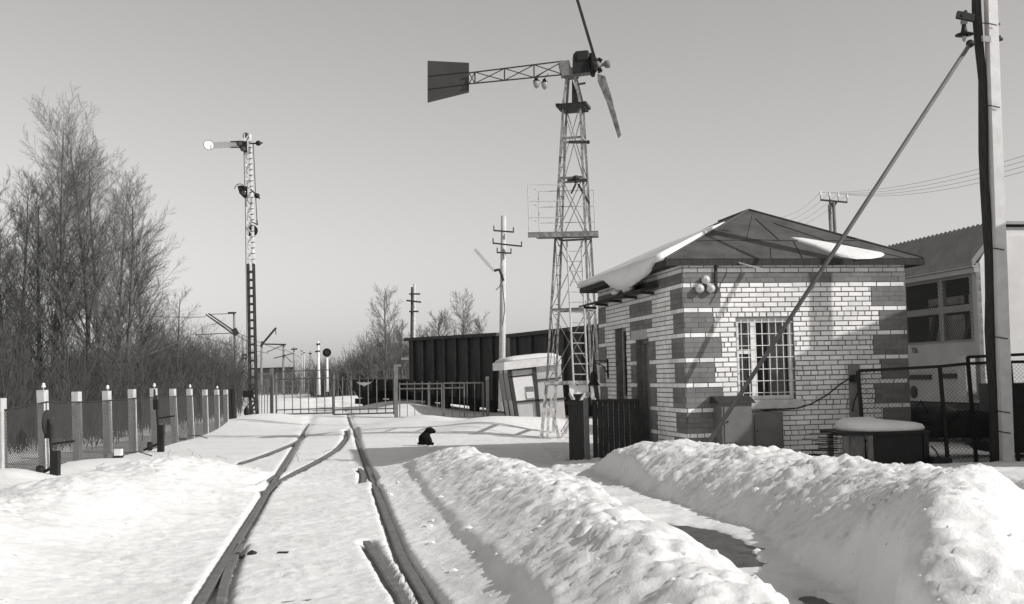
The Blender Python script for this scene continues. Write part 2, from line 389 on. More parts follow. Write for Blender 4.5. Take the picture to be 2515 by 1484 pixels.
def spread(fine0, fine1, step, lo, hi, g):
    mid = list(np.arange(fine0, fine1, step)); a = []; p = fine0; s = step
    while p > lo: s *= g; p -= s; a.append(p)
    b = []; p = mid[-1]; s = step
    while p < hi: s *= g; p += s; b.append(p)
    return np.array(a[::-1] + mid + b)
XS = spread(-5.6, 4.8, .034, -2500, 2500, 1.05)
YS = spread(5.5, 19.5, .042, -40, 4000, 1.022)
YS = YS[(YS > 3.0)]
YS = np.concatenate([[-60, -20, -5, 0, 2], YS])
gx, gy = np.meshgrid(XS, YS); gzv = ground(gx.ravel(), gy.ravel())
nx, ny = len(XS), len(YS)
me = bpy.data.meshes.new('snow_ground')
co = np.stack([gx.ravel(), gy.ravel(), gzv], 1).astype(np.float32)
idx = (np.arange(ny - 1)[:, None] * nx + np.arange(nx - 1)[None, :]).ravel()
faces = np.stack([idx, idx + 1, idx + nx + 1, idx + nx], 1).astype(np.int32)
me.vertices.add(len(co)); me.vertices.foreach_set('co', co.ravel())
me.loops.add(faces.size); me.loops.foreach_set('vertex_index', faces.ravel())
me.polygons.add(len(faces)); me.polygons.foreach_set('loop_start', np.arange(0, faces.size, 4, dtype=np.int32))
me.polygons.foreach_set('use_smooth', np.ones(len(faces), bool))
me.update(); me.validate(); me.materials.append(SNOW)
link('snow_ground', me, kind='structure')
# asphalt under the shovelled path
ASPH = mat('wet_asphalt', .075, .45, .5, 5, .6, 60, spec=.4, dark=.035)
b = MB(); pv = []
for yy in np.linspace(4, 20, 33):
    xx = float(np.interp(yy, PATH_Y, PATH_X)); pv += [(xx - .7, yy, -.015), (xx + .75, yy, -.015)]
b.add(pv, [(2 * i, 2 * i + 1, 2 * i + 3, 2 * i + 2) for i in range(32)]); b.build('footpath', ASPH, kind='structure')
# loose snow clods on the banks
b = MB()
for i in range(260):
    k = rng.random()
    if k < .3: y_ = rng.uniform(5, 19); x_ = float(np.interp(y_, CB_Y, CB_X)) + rng.gauss(0, .55)
    elif k < .7: y_ = rng.uniform(5, 18.5); x_ = float(np.interp(y_, CC_Y, CC_X)) + rng.gauss(-.1, .55)
    elif k < .88: y_ = rng.uniform(6, 19); x_ = float(xc(y_)) + float(np.interp(y_, CA_Y, CA_Q)) + rng.gauss(.2, .9)
    else: y_ = rng.uniform(6, 20); x_ = float(xc(y_)) + rng.uniform(1.0, 1.5)
    r_ = .01 + .04 * rng.random() ** 4
    z_ = float(ground(np.array([x_]), np.array([y_]))[0])
    b.blob((x_, y_, z_ + r_ * .05), (r_ * rng.uniform(.8, 1.5), r_ * rng.uniform(.8, 1.5), r_ * .8), 1, .22)
b.build('snow_clods', SNOW, kind='stuff', label='loose crumbs of snow lying on the shovelled banks', category='snow')

# ------------------------------------------------------------------ railway track
prof = [(-.075, -.18), (.075, -.18), (.075, -.168), (.012, -.15), (.012, -.045), (.0375, -.035), (.0375, -.004), (.03, 0), (-.03, 0), (-.0375, -.004), (-.0375, -.035), (-.012, -.045), (-.012, -.15), (-.075, -.168)]
def rail(pts, name, parent, m=IRON, ztop=.012, taper=0):
    pts = [Vector((p[0], p[1], p[2] if len(p) > 2 else 0)) for p in pts]
    if len(pts) < 12:                                   # smooth the hand-set points
        e = [pts[0] * 2 - pts[1]] + pts + [pts[-1] * 2 - pts[-2]]; sm = []
        for i in range(1, len(e) - 2):
            for j in range(6):
                u = j / 6; sm.append(.5 * (2 * e[i] + (e[i + 1] - e[i - 1]) * u + (2 * e[i - 1] - 5 * e[i] + 4 * e[i + 1] - e[i + 2]) * u * u + (3 * e[i] - e[i - 1] - 3 * e[i + 1] + e[i + 2]) * u ** 3))
        pts = sm + [pts[-1]]
    b = MB(); n = len(prof); k = len(pts)
    for i, p in enumerate(pts):
        d = (pts[min(i + 1, k - 1)] - pts[max(i - 1, 0)]); d.z = 0; d.normalize(); s = Vector((d.y, -d.x, 0))
        b.v += [tuple(p + s * a + Vector((0, 0, c + ztop))) for a, c in prof]
    for i in range(k - 1):
        for j in range(n): b.f.append((i * n + j, i * n + (j + 1) % n, (i + 1) * n + (j + 1) % n, (i + 1) * n + j))
    b.f.append(tuple(reversed(range(n)))); b.f.append(tuple((k - 1) * n + j for j in range(n)))
    return b.build(name, m, parent)
trk = thing('railway_track', 'rusty railway track with a turnout running through the snow to the gate', 'track', (-3, 12, 0))
ysr = list(np.linspace(5, 12, 12)) + list(np.linspace(13, 52, 26)) + list(np.linspace(55, 125, 24))
for s in (-1, 1): rail([(float(xc(y)) + s * HG + (float(roff(y)) if s > 0 else 0), y) for y in ysr], 'rail', trk)
rail(R3, 'closure_rail', trk, ztop=.035); rail(R4, 'outer_turnout_rail', trk, ztop=.035); rail(R5, 'check_rail', trk); rail(R6, 'wing_rail', trk); rail(R6B, 'wing_rail', trk)
rail(R7, 'switch_blade', trk); rail(R8, 'switch_blade', trk)
for (x0, y0, x1, y1) in [(585, 1368, 800, 1361), (690, 1484, 885, 1471), (745, 1163, 880, 1158)]:
    b = MB(); p = G(x0, y0, -.02); q_ = G(x1, y1, -.02); b.tube([p, (p + q_) / 2 + Vector((0, .01, .004)), q_], .017, 8)
    if x0 == 585:
        b.obox(p + Vector((.42, 0, 0)), Vector((1, 0, 0)), Vector((0, 1, 0)), Vector((0, 0, 1)), (-.05, -.03, -.02), (.05, .03, .04)); b.blob((p.x, p.y, .0), (.05, .03, .03), 1, .2); b.blob((p.x + .13, p.y, .01), (.05, .03, .03), 1, .2)
    b.build('stretcher_rod', DARK, trk)

# ------------------------------------------------------------------ brick house
TH = .179
NC = Vector((2.907, 19.512, 0)); E1 = Vector((math.cos(TH), math.sin(TH), 0)); E2 = Vector((-math.sin(TH), math.cos(TH), 0)); UZ = Vector((0, 0, 1))
HW, HD, ZT, CH = 4.10, 5.72, 3.495, .085
NCOURSE = 42
house = thing('gatekeeper_house', 'small white brick house with dark brick quoins and a hipped sheet roof', 'house', NC + E1 * 2 + E2 * 2.8)
WIN = (.93, 1.97, 1.14, 2.55)            # front window t0,t1,z0,z1
SWIN = (3.55, 4.38, 1.12, 2.58); DOOR = (2.02, 2.88, .0, 2.28)
T = .012                                  # bricks stand proud of the joints
def cut(segs, a, b_):
    out = []
    for s0, s1, k in segs:
        if s1 <= a or s0 >= b_: out.append((s0, s1, k)); continue
        if s0 < a - .03: out.append((s0, a, k))
        if s1 > b_ + .03: out.append((b_, s1, k))
    return out
def quoin(k):
    if k in (2, 3): return 'full'
    if k < 4 or k % 5 == 4: return None
    return 'long' if ((k - 5) // 5) % 2 == 0 else 'short'
def courses(width, openings, extra_dark, side=False):
    """list of (x0,x1,z0,z1,dark) bricks for a wall"""
    out = []
    for k in range(NCOURSE):
        z1 = ZT - k * CH; z0 = z1 - CH; zc = (z0 + z1) / 2
        hdr = (k % 6 == 4 and k > 4)
        step = .13 if (hdr or side and k % 2) else .262
        off = (0 if k % 2 else .131) if not hdr else .065
        off += rng.uniform(-.02, .02)
        x = -off; segs = []
        while x < width:
            a, c = max(0, x), min(width, x + step)
            if c - a > .035: segs.append((a, c, 0))
            x += step
        qn = quoin(k); darks = []
        if qn == 'full': darks = [(0, width)]
        elif qn: ln = .655 if qn == 'long' else .52; darks = [(0, ln), (width - ln, width)]
        for a, c, z_lo, z_hi in extra_dark:
            if z_lo < zc < z_hi and k % 5 != 4: darks.append((a, c))
        for a, c in darks:
            segs = cut(segs, a, c); n = max(1, round((c - a) / .262)); o2 = .5 if k % 2 else 0
            xs = [a] + [a + (c - a) * (i + o2) / n for i in range(0 if o2 else 1, n)] + [c]
            segs += [(xs[i], xs[i + 1], 1) for i in range(len(xs) - 1) if xs[i + 1] - xs[i] > .02]
        for (a, c, lo, hi) in openings:
            if lo < zc < hi: segs = cut(segs, a, c)
        out += [(a, c, z0, z1, d) for a, c, d in segs]
    return out
def core(name, o, ax, nrm, width, openings, thick):
    """mortar body with openings, joints recessed behind the brick faces"""
    b = MB(); xs = sorted({0, width} | {v for op in openings for v in op[:2]}); z0 = ZT - NCOURSE * CH - .3
    for a, c in zip(xs[:-1], xs[1:]):
        zs = [(z0, ZT)]
        for (p, q_, lo, hi) in openings:
            if p <= a and c <= q_: zs = [(z0, lo), (hi, ZT)]
        for lo, hi in zs: b.obox(o, ax, -nrm, UZ, (a, 0, lo), (c, thick, hi))
    return b.build(name, MORTAR, house)
BR = MB().box((-.5, -.5, -.5), (.5, .5, .5)); bme = {}
for kname, m in (('white', BRICKW), ('dark', BRICKD)):
    t_ = bpy.data.meshes.new('brick'); t_.from_pydata(BR.v, [], BR.f); t_.materials.append(m); bme[kname] = t_
NF = -E2
front = core('front_wall', NC, E1, NF, HW, [WIN], .38)
side = core('side_wall', NC + E2 * .381, E2, -E1, HD - .381, [(SWIN[0] - .381, SWIN[1] - .381, SWIN[2], SWIN[3]), (DOOR[0] - .381, DOOR[1] - .381, -.4, DOOR[3])], .38)
for nm, o, ax, nr, w_ in (('back_wall', NC + E2 * HD + E1 * .002, E1, E2, HW - .002), ('far_side_wall', NC + E1 * HW + E2 * .382, E2, E1, HD - .39)):
    MB().obox(o, ax, -nr, UZ, (0, 0, -.3), (w_, .3, ZT)).build(nm, BRICKW, house)
fb = courses(HW, [WIN], [])
cnt = 0; restw = MB(); restd = MB()
for (a, c, z0, z1, dk) in fb:
    j = .0022 if dk else .0085; a2, c2, l, h = a + j, c - j, z0 + j, z1 - j
    pr = T + rng.uniform(-.003, .003) + (.004 if dk else 0)
    corner = .0
    if not dk and cnt < 300 and z1 < ZT - .09:
        o = link('brick', bme['white'], front); cnt += 1
        a2 += rng.uniform(-.002, .005); c2 -= rng.uniform(-.002, .005); h -= rng.uniform(-.001, .004); cx_, cz_ = (a2 + c2) / 2, (l + h) / 2
        o.matrix_basis = Matrix.Translation(NC + E1 * cx_ + NF * (pr / 2 - .01) + UZ * cz_) @ Matrix.Rotation(TH + rng.uniform(-.008, .008), 4, 'Z') @ Matrix.Rotation(rng.uniform(-.009, .009), 4, 'Y') @ Matrix.Diagonal((c2 - a2, pr + .02, h - l, 1))
    else:
        (restd if dk else restw).obox(NC, E1, NF, UZ, (a2, -.02, l), (c2, pr, h))
restw.build('white_bricks', BRICKW, front, kind='stuff'); restd.build('dark_bricks', BRICKD, front, kind='stuff')
sb = courses(HD, [SWIN, (DOOR[0], DOOR[1], -.4, DOOR[3])], [(1.6, DOOR[0], 0, 2.3), (DOOR[1], 3.25, 0, 2.75), (1.75, 3.25, 2.45, 2.98)], True)
restw = MB(); restd = MB()
for (a, c, z0, z1, dk) in sb:
    j = .0022 if dk else .009; pr = T + rng.uniform(-.003, .003)
    if a < .3: a = -T if not dk else -T - .004
    (restd if dk else restw).obox(NC, E2, -E1, UZ, (a + j, -.02, z0 + j), (c - j, pr, z1 - j))
restw.build('white_bricks', BRICKW, side, kind='stuff'); restd.build('dark_bricks', BRICKD, side, kind='stuff')
# front window
def fp(t, n, z): return NC + E1 * t + NF * n + UZ * z
win = MB(); t0, t1, z0, z1 = WIN; dp = -.07
for a, c, l, h in [(t0, t0 + .07, z0, z1), (t1 - .07, t1, z0, z1), (t0 + .07, t1 - .07, z0, z0 + .07), (t0 + .07, t1 - .07, z1 - .07, z1), (t0 + .285, t0 + .385, z0 + .07, z1 - .07), (t0 + .07, t0 + .285, z1 - .62, z1 - .54)]:
    win.obox(NC, E1, NF, UZ, (a, dp - .06, l), (c, dp, h))
window = win.build('window', WHITEP, house)
for a, c, l, h in [(t0 + .07, t0 + .285, z0 + .07, z1 - .62), (t0 + .07, t0 + .285, z1 - .54, z1 - .07), (t0 + .385, t1 - .07, z0 + .07, z1 - .07)]:
    MB().obox(NC, E1, NF, UZ, (a, dp - .045, l), (c, dp - .03, h)).build('pane', MATS['window_glass'], window)
def curtain(tA, tB, zA, zB, n=14):
    b = MB(); v = []
    for i in range(n * 4 + 1):
        t = tA + (tB - tA) * i / (n * 4); y_ = dp - .085 + .02 * math.sin(i * PI / 2) + rng.uniform(-.004, .004)
        v += [fp(t, y_, zA), fp(t + .01 * math.sin(i), y_, zB)]
    b.add(v, [(2 * i, 2 * i + 2, 2 * i + 3, 2 * i + 1) for i in range(n * 4)]); return b.build('curtain', CLOTH, window, True)
# glass must let the curtains show
gm = MATS['window_glass']; nt = gm.node_tree; pb = nt.nodes['Principled BSDF']
tr = nt.nodes.new('ShaderNodeBsdfTransparent'); tr.inputs[0].default_value = (.8, .8, .8, 1); ms = nt.nodes.new('ShaderNodeMixShader'); ms.inputs[0].default_value = .25
nt.links.new(tr.outputs[0], ms.inputs[1]); nt.links.new(pb.outputs[0], ms.inputs[2]); nt.links.new(ms.outputs[0], nt.nodes['Material Output'].inputs[0])
curtain(t0 + .1, t0 + .24, z0 + .08, z1 - .65, 5); curtain(t0 + .10, t0 + .28, z1 - .53, z1 - .08, 4); curtain(t1 - .42, t1 - .08, z0 + .08, z1 - .08, 7)
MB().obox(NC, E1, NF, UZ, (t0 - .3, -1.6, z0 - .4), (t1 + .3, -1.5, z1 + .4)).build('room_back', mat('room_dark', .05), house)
b = MB(); b.obox(NC, E1, NF, UZ, (t0 - .02, dp + .004, z0 - .05), (t1 + .08, .09, z0 - .004)); b.obox(NC, E1, NF, UZ, (t0 - .02, .07, z0 - .15), (t1 + .08, .094, z0 - .052)); b.build('window_sill', mat('sill_tin', .5, .45, .15, 5), window)
gr = MB(); n = -.02
for i in range(8):
    t = t0 + .1 + i * (t1 - t0 - .16) / 7; gr.tube([fp(t, n, z1 - .03), fp(t, n, z0 + .03), fp(t + .01, n + .06, z0 - .0), fp(t + .01, n + .08, z0 - .07)], .008, 6)
for i in range(7):
    z = z0 + .12 + i * (z1 - z0 - .2) / 6; gr.tube([fp(t0, n + .012, z), fp(t1, n + .012, z)], .007, 6)
gr.build('window_grille', WHITEP, window)
# side window and door
def sp(s, n, z): return NC + E2 * s - E1 * n + UZ * z
a, c, l, h = SWIN; w2 = MB()
for p0, p1, q0, q1 in [(a, a + .07, l, h), (c - .07, c, l, h), (a + .07, c - .07, l, l + .07), (a + .07, c - .07, h - .07, h), ((a + c) / 2 - .03, (a + c) / 2 + .03, l + .07, h - .07)]:
    w2.obox(NC, E2, -E1, UZ, (p0, -.2, q0), (p1, -.14, q1))
w2 = w2.build('window', mat('dull_paint', .34, .7, .2), house)
for p0, p1 in ((a + .07, (a + c) / 2 - .03), ((a + c) / 2 + .03, c - .07)): MB().obox(NC, E2, -E1, UZ, (p0, -.185, l + .07), (p1, -.17, h - .07)).build('pane', MATS['window_glass'], w2)
MB().obox(NC, E2, -E1, UZ, (a - .06, -.139, l - .05), (c + .06, .1, l - .004)).build('window_sill', mat('sill_tin', .5), w2)
a, c, l, h = DOOR; dr = MB()
for p0, p1, q0, q1, n1 in [(a, a + .06, 0, h, -.12), (c - .06, c, 0, h, -.12), (a + .06, c - .06, h - .07, h, -.12)]: dr.obox(NC, E2, -E1, UZ, (p0, -.26, q0), (p1, n1, q1))
dr = dr.build('door', mat('door_paint', .19, .6, .2), house)
MB().obox(NC, E2, -E1, UZ, (a + .065, -.22, .02), (c - .065, -.18, h - .075)).build('door_leaf', mat('door_paint', .1), dr)
MB().tube([sp(a + .14, -.13, 1.05), sp(a + .14, -.09, 1.05), sp(a + .25, -.09, 1.05)], .012, 8).build('handle', GALV, dr)
# lintel plate over the door
MB().obox(NC, E2, -E1, UZ, (DOOR[0] + .1, -.1, 2.285), (DOOR[1] + .3, .016, 2.47)).build('lintel', mat('lintel_concrete', .4, .9, .2), house)
# canopy board along the side
b = MB()
b.hexa([sp(1.3, -.03, 3.20), sp(6.1, -.03, 3.20), sp(6.1, .34, 3.13), sp(1.3, .34, 3.13), sp(1.3, -.03, 3.24), sp(6.1, -.03, 3.24), sp(6.1, .36, 3.16), sp(1.3, .36, 3.16)])
for s in (1.6, 2.7, 3.8, 4.9, 5.9): b.bar(sp(s, .0, 3.10), sp(s, .28, 3.12), .05)
b.build('canopy', WOODD, house)
# roof: hip with a short ridge
OV = .32; OVF = .11; ZE = 3.56; ZR = 4.72
c_fl, c_fr, c_br, c_bl = fp(-OV, OVF, ZE), fp(HW + OV, OVF, ZE), fp(HW + OV, -HD - OV, ZE), fp(-OV, -HD - OV, ZE)
ra, rb = fp(HW / 2 + .02, -2.05, ZR), fp(HW / 2 + .02, -3.7, ZR)
def slopes(name, quads, th=.02):
    b = MB()
    for poly in quads:
        poly = [Vector(p) for p in poly]; nn = (poly[1] - poly[0]).cross(poly[2] - poly[0]).normalized()
        if nn.z < 0: nn = -nn
        b.prism([p - nn * th for p in poly], nn * th)
    return b.build(name, ROOFM, house)
roof = slopes('roof', [[c_fl, c_fr, ra]]); roof['label'] = 'dark sheet metal front slope of the roof'
slopes('roof_slope', [[c_fl, c_bl, rb, ra]]); slopes('roof_slope', [[c_fr, ra, rb, c_br]]); slopes('roof_slope', [[c_bl, c_br, rb]])
for p, q_ in ((c_fl, ra), (c_fr, ra), (ra, rb)): MB().tube([p + UZ * .01, q_ + UZ * .012], .018, 8).build('ridge_roll', ROOFM, roof)
def onfront(u, v, lift=.012):     # u along eave 0..1, v up the slope 0..1
    l_ = c_fl.lerp(ra, v); r_ = c_fr.lerp(ra, v); return l_.lerp(r_, u) + UZ * lift
for pts in ([(0, .33), (.33, .35), (.62, .33), (1, .34)],): MB().tube([onfront(*p) for p in pts], .009, 6).build('sheet_seam', ROOFM, roof)
for (ua, va, ub, vb) in [(.22, 0, .30, .33), (.30, .33, .42, .86), (.52, 0, .58, .33), (.5, .33, .45, .8), (.8, 0, .72, .33), (.78, .33, .66, .7), (.92, 0, .82, .3), (.4, 0, .42, .2)]:
    MB().tube([onfront(ua, va, .008), onfront(ub, vb, .008)], .007, 6).build('sheet_seam', ROOFM, roof)
# fascia and soffit
b = MB()
for p, q_ in ((c_fl, c_fr), (c_fl, c_bl), (c_fr, c_br), (c_bl, c_br)): b.bar(p - UZ * .07, q_ - UZ * .07, .03, .1)
b.build('fascia', WOODD, house)
b = MB(); b.prism([fp(-OV + .03, OVF - .03, ZE - .1), fp(HW + OV - .03, OVF - .03, ZE - .1), fp(HW + OV - .03, -HD - OV + .03, ZE - .1), fp(-OV + .03, -HD - OV + .03, ZE - .1)], UZ * .02); b.build('soffit', WOODD, house)
MB().tube([fp(.95, .08, ZE - .06), fp(1.22, .5, ZE - .22)], .012, 6).build('snow_guard_rod', GALV, house)
# snow on the roof
def snowslab(name, pts, thick, label):
    """pts: outline on the slope; domed slab"""
    pts = [Vector(p) for p in pts]; c = sum(pts, Vector()) / len(pts); n = len(pts); b = MB(); rings = []
    for f, hgt in ((1, 0), (.985, thick * .55), (.93, thick * .85), (.7, thick), (.35, thick * 1.05)):
        rings.append([c + (p - c) * f + UZ * hgt for p in pts])
    v = [p for r in rings for p in r] + [c + UZ * thick * 1.05]; f = []
    for k in range(4): f += [(k * n + i, k * n + (i + 1) % n, (k + 1) * n + (i + 1) % n, (k + 1) * n + i) for i in range(n)]
    f += [(4 * n + i, 4 * n + (i + 1) % n, 5 * n) for i in range(n)]
    b.add(v, f); return b.build(name, SNOW, None, True, label=label, category='snow')
snowslab('roof_snow', [onfront(u, v, .0) for u, v in [(.575, .38), (.64, .365), (.72, .30), (.8, .2), (.86, .1), (.88, .06), (.84, .02), (.78, -.015), (.72, -.02), (.68, .03), (.66, .12), (.645, .22), (.61, .31)]], .05, 'thin white snow patch left on the front slope of the house roof')
def onleft(s, v, lift=0):
    a_ = c_fl.lerp(c_bl, s); r_ = ra.lerp(rb, s); return a_.lerp(r_, v) + UZ * lift
b = MB(); prof_v = [(.74, .0), (.72, .03), (.6, .06), (.4, .08), (.2, .1), (.06, .12), (-.02, .12)]; ring = []
for i in range(25):
    s = .015 + .93 * i / 24; row = []
    wv = .03 * math.sin(i * 1.1) + rng.uniform(-.01, .01)
    for v, hh in prof_v: row.append(onleft(s, v * (1 + wv * .4) - (.1 * max(0, .3 - s) if v > .5 else 0), .012 + hh * (1 + wv)))
    ed = onleft(s, -.02, 0)
    # sheet that has slid over the eave and hangs
    hang = max(0.0, math.sin(PI * min(1, max(0, (s - .10) / .5)))) ** .6
    row += [ed - E1 * (.07 + .06 * hang) + UZ * (.1 - .02 * hang), ed - E1 * (.10 + .06 * hang) - UZ * .12 * hang, ed - E1 * (.08 * hang) - UZ * (.30 + .04 * rng.random()) * hang, ed + E1 * (.05 + .05 * hang) - UZ * .22 * hang, ed + E1 * .1 + UZ * .03]
    ring.append(row)
m_ = len(ring[0])
b.add([p for r in ring for p in r], [(i * m_ + j, i * m_ + j + 1, (i + 1) * m_ + j + 1, (i + 1) * m_ + j) for i in range(24) for j in range(m_ - 1)] + [tuple(range(m_)), tuple(24 * m_ + j for j in reversed(range(m_)))])
b.build('roof_snow', SNOW, None, True, label='thick snow sheet sliding over the left eave of the house roof', category='snow')
b = MB(); b.blob(sp(2.6, .2, 3.25), (.12, .5, .07), 2, .12); b.blob(sp(3.4, .22, 3.24), (.1, .35, .05), 2, .12)
b.build('canopy_snow', SNOW, None, True, label='small snow lump lying on the wooden canopy above the door', category='snow')
# three round alarm bells on the wall
t = thing('alarm_bells', 'cluster of three round white bells on the house front under the eave', 'bells', fp(.38, .03, 3.0))
for tt, zz in ((.39, 3.2), (.28, 3.05), (.475, 3.05)):
    MB().lathe(fp(tt, .018, zz), NF, [(.03, 0), (.03, .03), (.072, .03), (.078, .06), (.068, .09), (.04, .11), (.01, .115), (.01, .125), (0, .126)], 20).build('bell', mat('bell_white', .48, .35, .1), t, True)
MB().prism([fp(.3, .021, 3.05), fp(.46, .021, 3.05), fp(.39, .021, 3.18)], NF * .02).build('bracket', DARK, t)
b = MB(); b.box((0, 0, 0), (0, 0, 0)) if False else None; b.obox(NC, E1, NF, UZ, (.565, .018, 3.0), (.61, .05, 3.46)); b.build('wall_conduit', DARK, house)
# electrical cabinets
def cabinet(name, label, ta, tb, za, zb, dep, hood, m):
    t = thing(name, label, 'cabinet', fp((ta + tb) / 2, .3, za))
    MB().obox(NC, E1, NF, UZ, (ta, .03, za), (tb, dep, zb)).build('body', m, t)
    if za > .2:
        MB().obox(NC, E1, NF, UZ, (ta + .05, dep + .002, za + .05), (tb - .03, dep + .014, zb - .05)).build('door', m, t)
        kz = (za + zb) / 2
    else:
        MB().obox(NC, E1, NF, UZ, (ta + .04, dep + .002, .46), (tb - .03, dep + .014, zb - .05)).build('door', m, t); kz = .8
    MB().lathe(fp(ta + .09, dep + .014, kz), NF, [(.014, 0), (.014, .02), (0, .021)], 10).build('lock', BLACK, t)
    if hood:
        b = MB(); b.prism([fp(ta - .06, dep + .05, zb + .002), fp(ta - .06, -.0 + .03, zb + .002), fp(ta - .06, .03, zb + .12), fp(ta - .06, dep * .55, zb + .11)], E1 * (tb - ta + .12)); b.build('hood', DARK, t)
    return t
CABM = mat('cabinet_paint', .13, .5, .12, 5)
cabinet('electric_cabinet', 'tall grey metal cabinet with a hood at the house corner', .47, 1.0, -.05, 1.1, .42, True, CABM)
cabinet('electric_cabinet', 'small square grey cabinet on the wall below the window', 1.06, 1.62, .32, .93, .24, False, CABM)
# junction box, grey pipe cover and cable
MB().obox(NC, E1, NF, UZ, (2.95, .017, .35), (3.13, .05, 1.70)).build('cable_cover', GREYP, house)
t = thing('junction_box', 'small dark junction box on the grey strip of the house front', 'box', fp(3.02, .05, 1.4))
MB().obox(NC, E1, NF, UZ, (2.955, .052, 1.41), (3.10, .14, 1.53)).build('body', BLACK, t); MB().lathe(fp(3.03, .14, 1.47), NF, [(.05, 0), (.05, .02), (0, .021)], 10).build('cover', DARK, t)
pts = [(3.0, 1.47), (2.9, 1.46), (2.75, 1.38), (2.5, 1.2), (2.2, 1.05), (1.95, .985), (1.7, .975), (1.5, .975), (1.3, .96)]
MB().tube([fp(a, .12, c) for a, c in pts], .012, 8).build('cable', BLACK, None, True, label='black cable sagging from the junction box to the small cabinet', category='cable')
pts = [(3.06, 1.44), (3.1, 1.35), (3.05, 1.2), (2.98, 1.05), (2.95, .9)]
MB().tube([fp(a, .12, c) for a, c in pts], .012, 8).build('cable', BLACK, None, True, label='short black cable end hanging down below the junction box', category='cable')
# wooden porch screen at the side
t = thing('porch_screen', 'dark plank screen standing beside the house door', 'screen', G(1425, 1135))
pa, pb_ = G(1402, 1130), G(1450, 1138); pa.z = pb_.z = 0
dv = (pb_ - pa).normalized(); nv = Vector((dv.y, -dv.x, 0)); ln = (pb_ - pa).length
for i in range(6):
    MB().obox(pa, dv, nv, UZ, (ln * i / 6 + .002, .002 * (i % 2), -.1), (ln * (i + 1) / 6 - .002, .03, 1.15 + .01 * (i % 3))).build('plank', WOODD, t)
MB().obox(pa, dv, nv, UZ, (ln - .03, .032, -.1), (ln + .05, .1, 1.2)).build('post', WOODG, t)
MB().obox(pa, dv, nv, UZ, (-.05, .032, 1.06), (ln - .032, .06, 1.13)).build('rail', WOODD, t)
q0 = pb_ + Vector((.06, .05, 0)); q1 = sp(1.9, .25, 0); dv = (q1 - q0); ln = dv.length; dv.normalize(); nv = Vector((dv.y, -dv.x, 0))
b2 = [MB().obox(q0, dv, nv, UZ, (ln * i / 9 + .0015, .003 * (i % 2), -.1), (ln * (i + 1) / 9 - .0015, .03, 1.12)).build('plank', WOODD, t) for i in range(9)]
MB().obox(q0, dv, nv, UZ, (0, -.03, 1.122), (ln, .08, 1.17)).build('cap_rail', WOODD, t)

# ------------------------------------------------------------------ station bell on a wall bracket
hb = P(1453, 900, 24.9)
t = thing('station_bell', 'dark bronze bell hanging from an iron bracket at the far corner of the house', 'bell', P(1456, 942, 24.6))
top = P(1457, 912, 24.6)
MB().lathe(top, (0, 0, -1), [(0, 0), (.02, .0), (.035, .02), (.06, .04), (.07, .1), (.078, .17), (.097, .24), (.125, .285), (.13, .3), (.11, .3), (.06, .18)], 20).build('bell_body', DARK, t, True)
MB().tube([top - UZ * .01, top + UZ * .13], .012, 8).build('hanger', DARK, t)
wa = sp(4.95, .02, top.z + .25); b = MB(); ar = top + UZ * .13
b.tube([sp(4.95, .03, ar.z + .12), sp(4.95, .03, ar.z - .28)], .018, 6)
b.tube([sp(4.95, .03, ar.z - .2), sp(4.95, .12, ar.z - .03), sp(4.95, .3, ar.z + .06), (ar + sp(4.95, .3, ar.z + .06)) / 2 + UZ * .03, ar], .014, 6)
b.tube([sp(4.95, .03, ar.z + .08), sp(4.95, .3, ar.z + .09), ar], .012, 6); b.build('bracket', BLACK, t)

# ------------------------------------------------------------------ pole with strut by the house
PB = Vector((7.88, 18.9, -.1)); pyy = PB.y
t = thing('utility_pole', 'tall leaning double pole of dark timber and white concrete beside the house', 'pole', PB)
wb, wt = P(2442, 1138, pyy + .02), P(2398, -60, pyy + .02); wb.z -= .2
seg = [wb.lerp(wt, i / 14) + Vector((.02 * math.sin(i * 1.3) + (.05 if 1 < i < 12 else 0) * .4, 0, 0)) for i in range(15)]
MB().tube(seg, [.078 - .0004 * i + .005 * math.sin(i * 2.1) for i in range(15)], 10).build('timber_pole', WOODD, t, True)
cb, ct = P(2470, 1138, pyy - .06), P(2431, -60, pyy - .06); cb.z -= .2
b = MB(); ax = Vector((1, .1, 0)).normalized(); ay = Vector((-.1, 1, 0)).normalized()
b.hexa([cb - ax * .098 - ay * .1, cb + ax * .098 - ay * .1, cb + ax * .098 + ay * .1, cb - ax * .098 + ay * .1, ct - ax * .08 - ay * .075, ct + ax * .08 - ay * .075, ct + ax * .08 + ay * .075, ct - ax * .08 + ay * .075])
b.build('concrete_post', mat('limewashed_post', .62, .9, .1, 5, .3, 60), t)
for yd in (60, 262, 612, 830, 1012, 1062):
    c1 = P(2398 + yd * .04, yd - 4, pyy - .1); c2 = P(2447 + yd * .033, yd + 2, pyy - .17)
    MB().tube([c1, (c1 + c2) / 2 + Vector((0, -.04, 0)), c2], .009, 6).build('wire_binding', DARK, t)
b = MB(); b.bar(P(2412, 95, pyy - .26), P(2450, 98, pyy - .02), .03, .1); b.build('clamp', GREYP, t)
MB().lathe(P(2455, 96, pyy - .05), (1, 0, 0), [(.035, -.04), (.04, 0), (.025, .05), (0, .06)], 12).build('bolt_end', DARK, t, True)
top = P(2383, 107, pyy - .1); bot = P(1735, 1095, 18.75); bot2 = bot + (bot - top).normalized() * .6
MB().tube([bot2, top], .036, 14).build('strut', mat('strut_tube', .1, .6, .15, 4), t, True)
MB().blob(top, (.07, .06, .07), 2, .05).build('strut_cap', DARK, t)
L_ = P(2367, 62, pyy - .1)
lampt = thing('street_lamp', 'dark dish-shaped lamp hanging from the tall double pole', 'lamp', L_ + UZ * -.5)
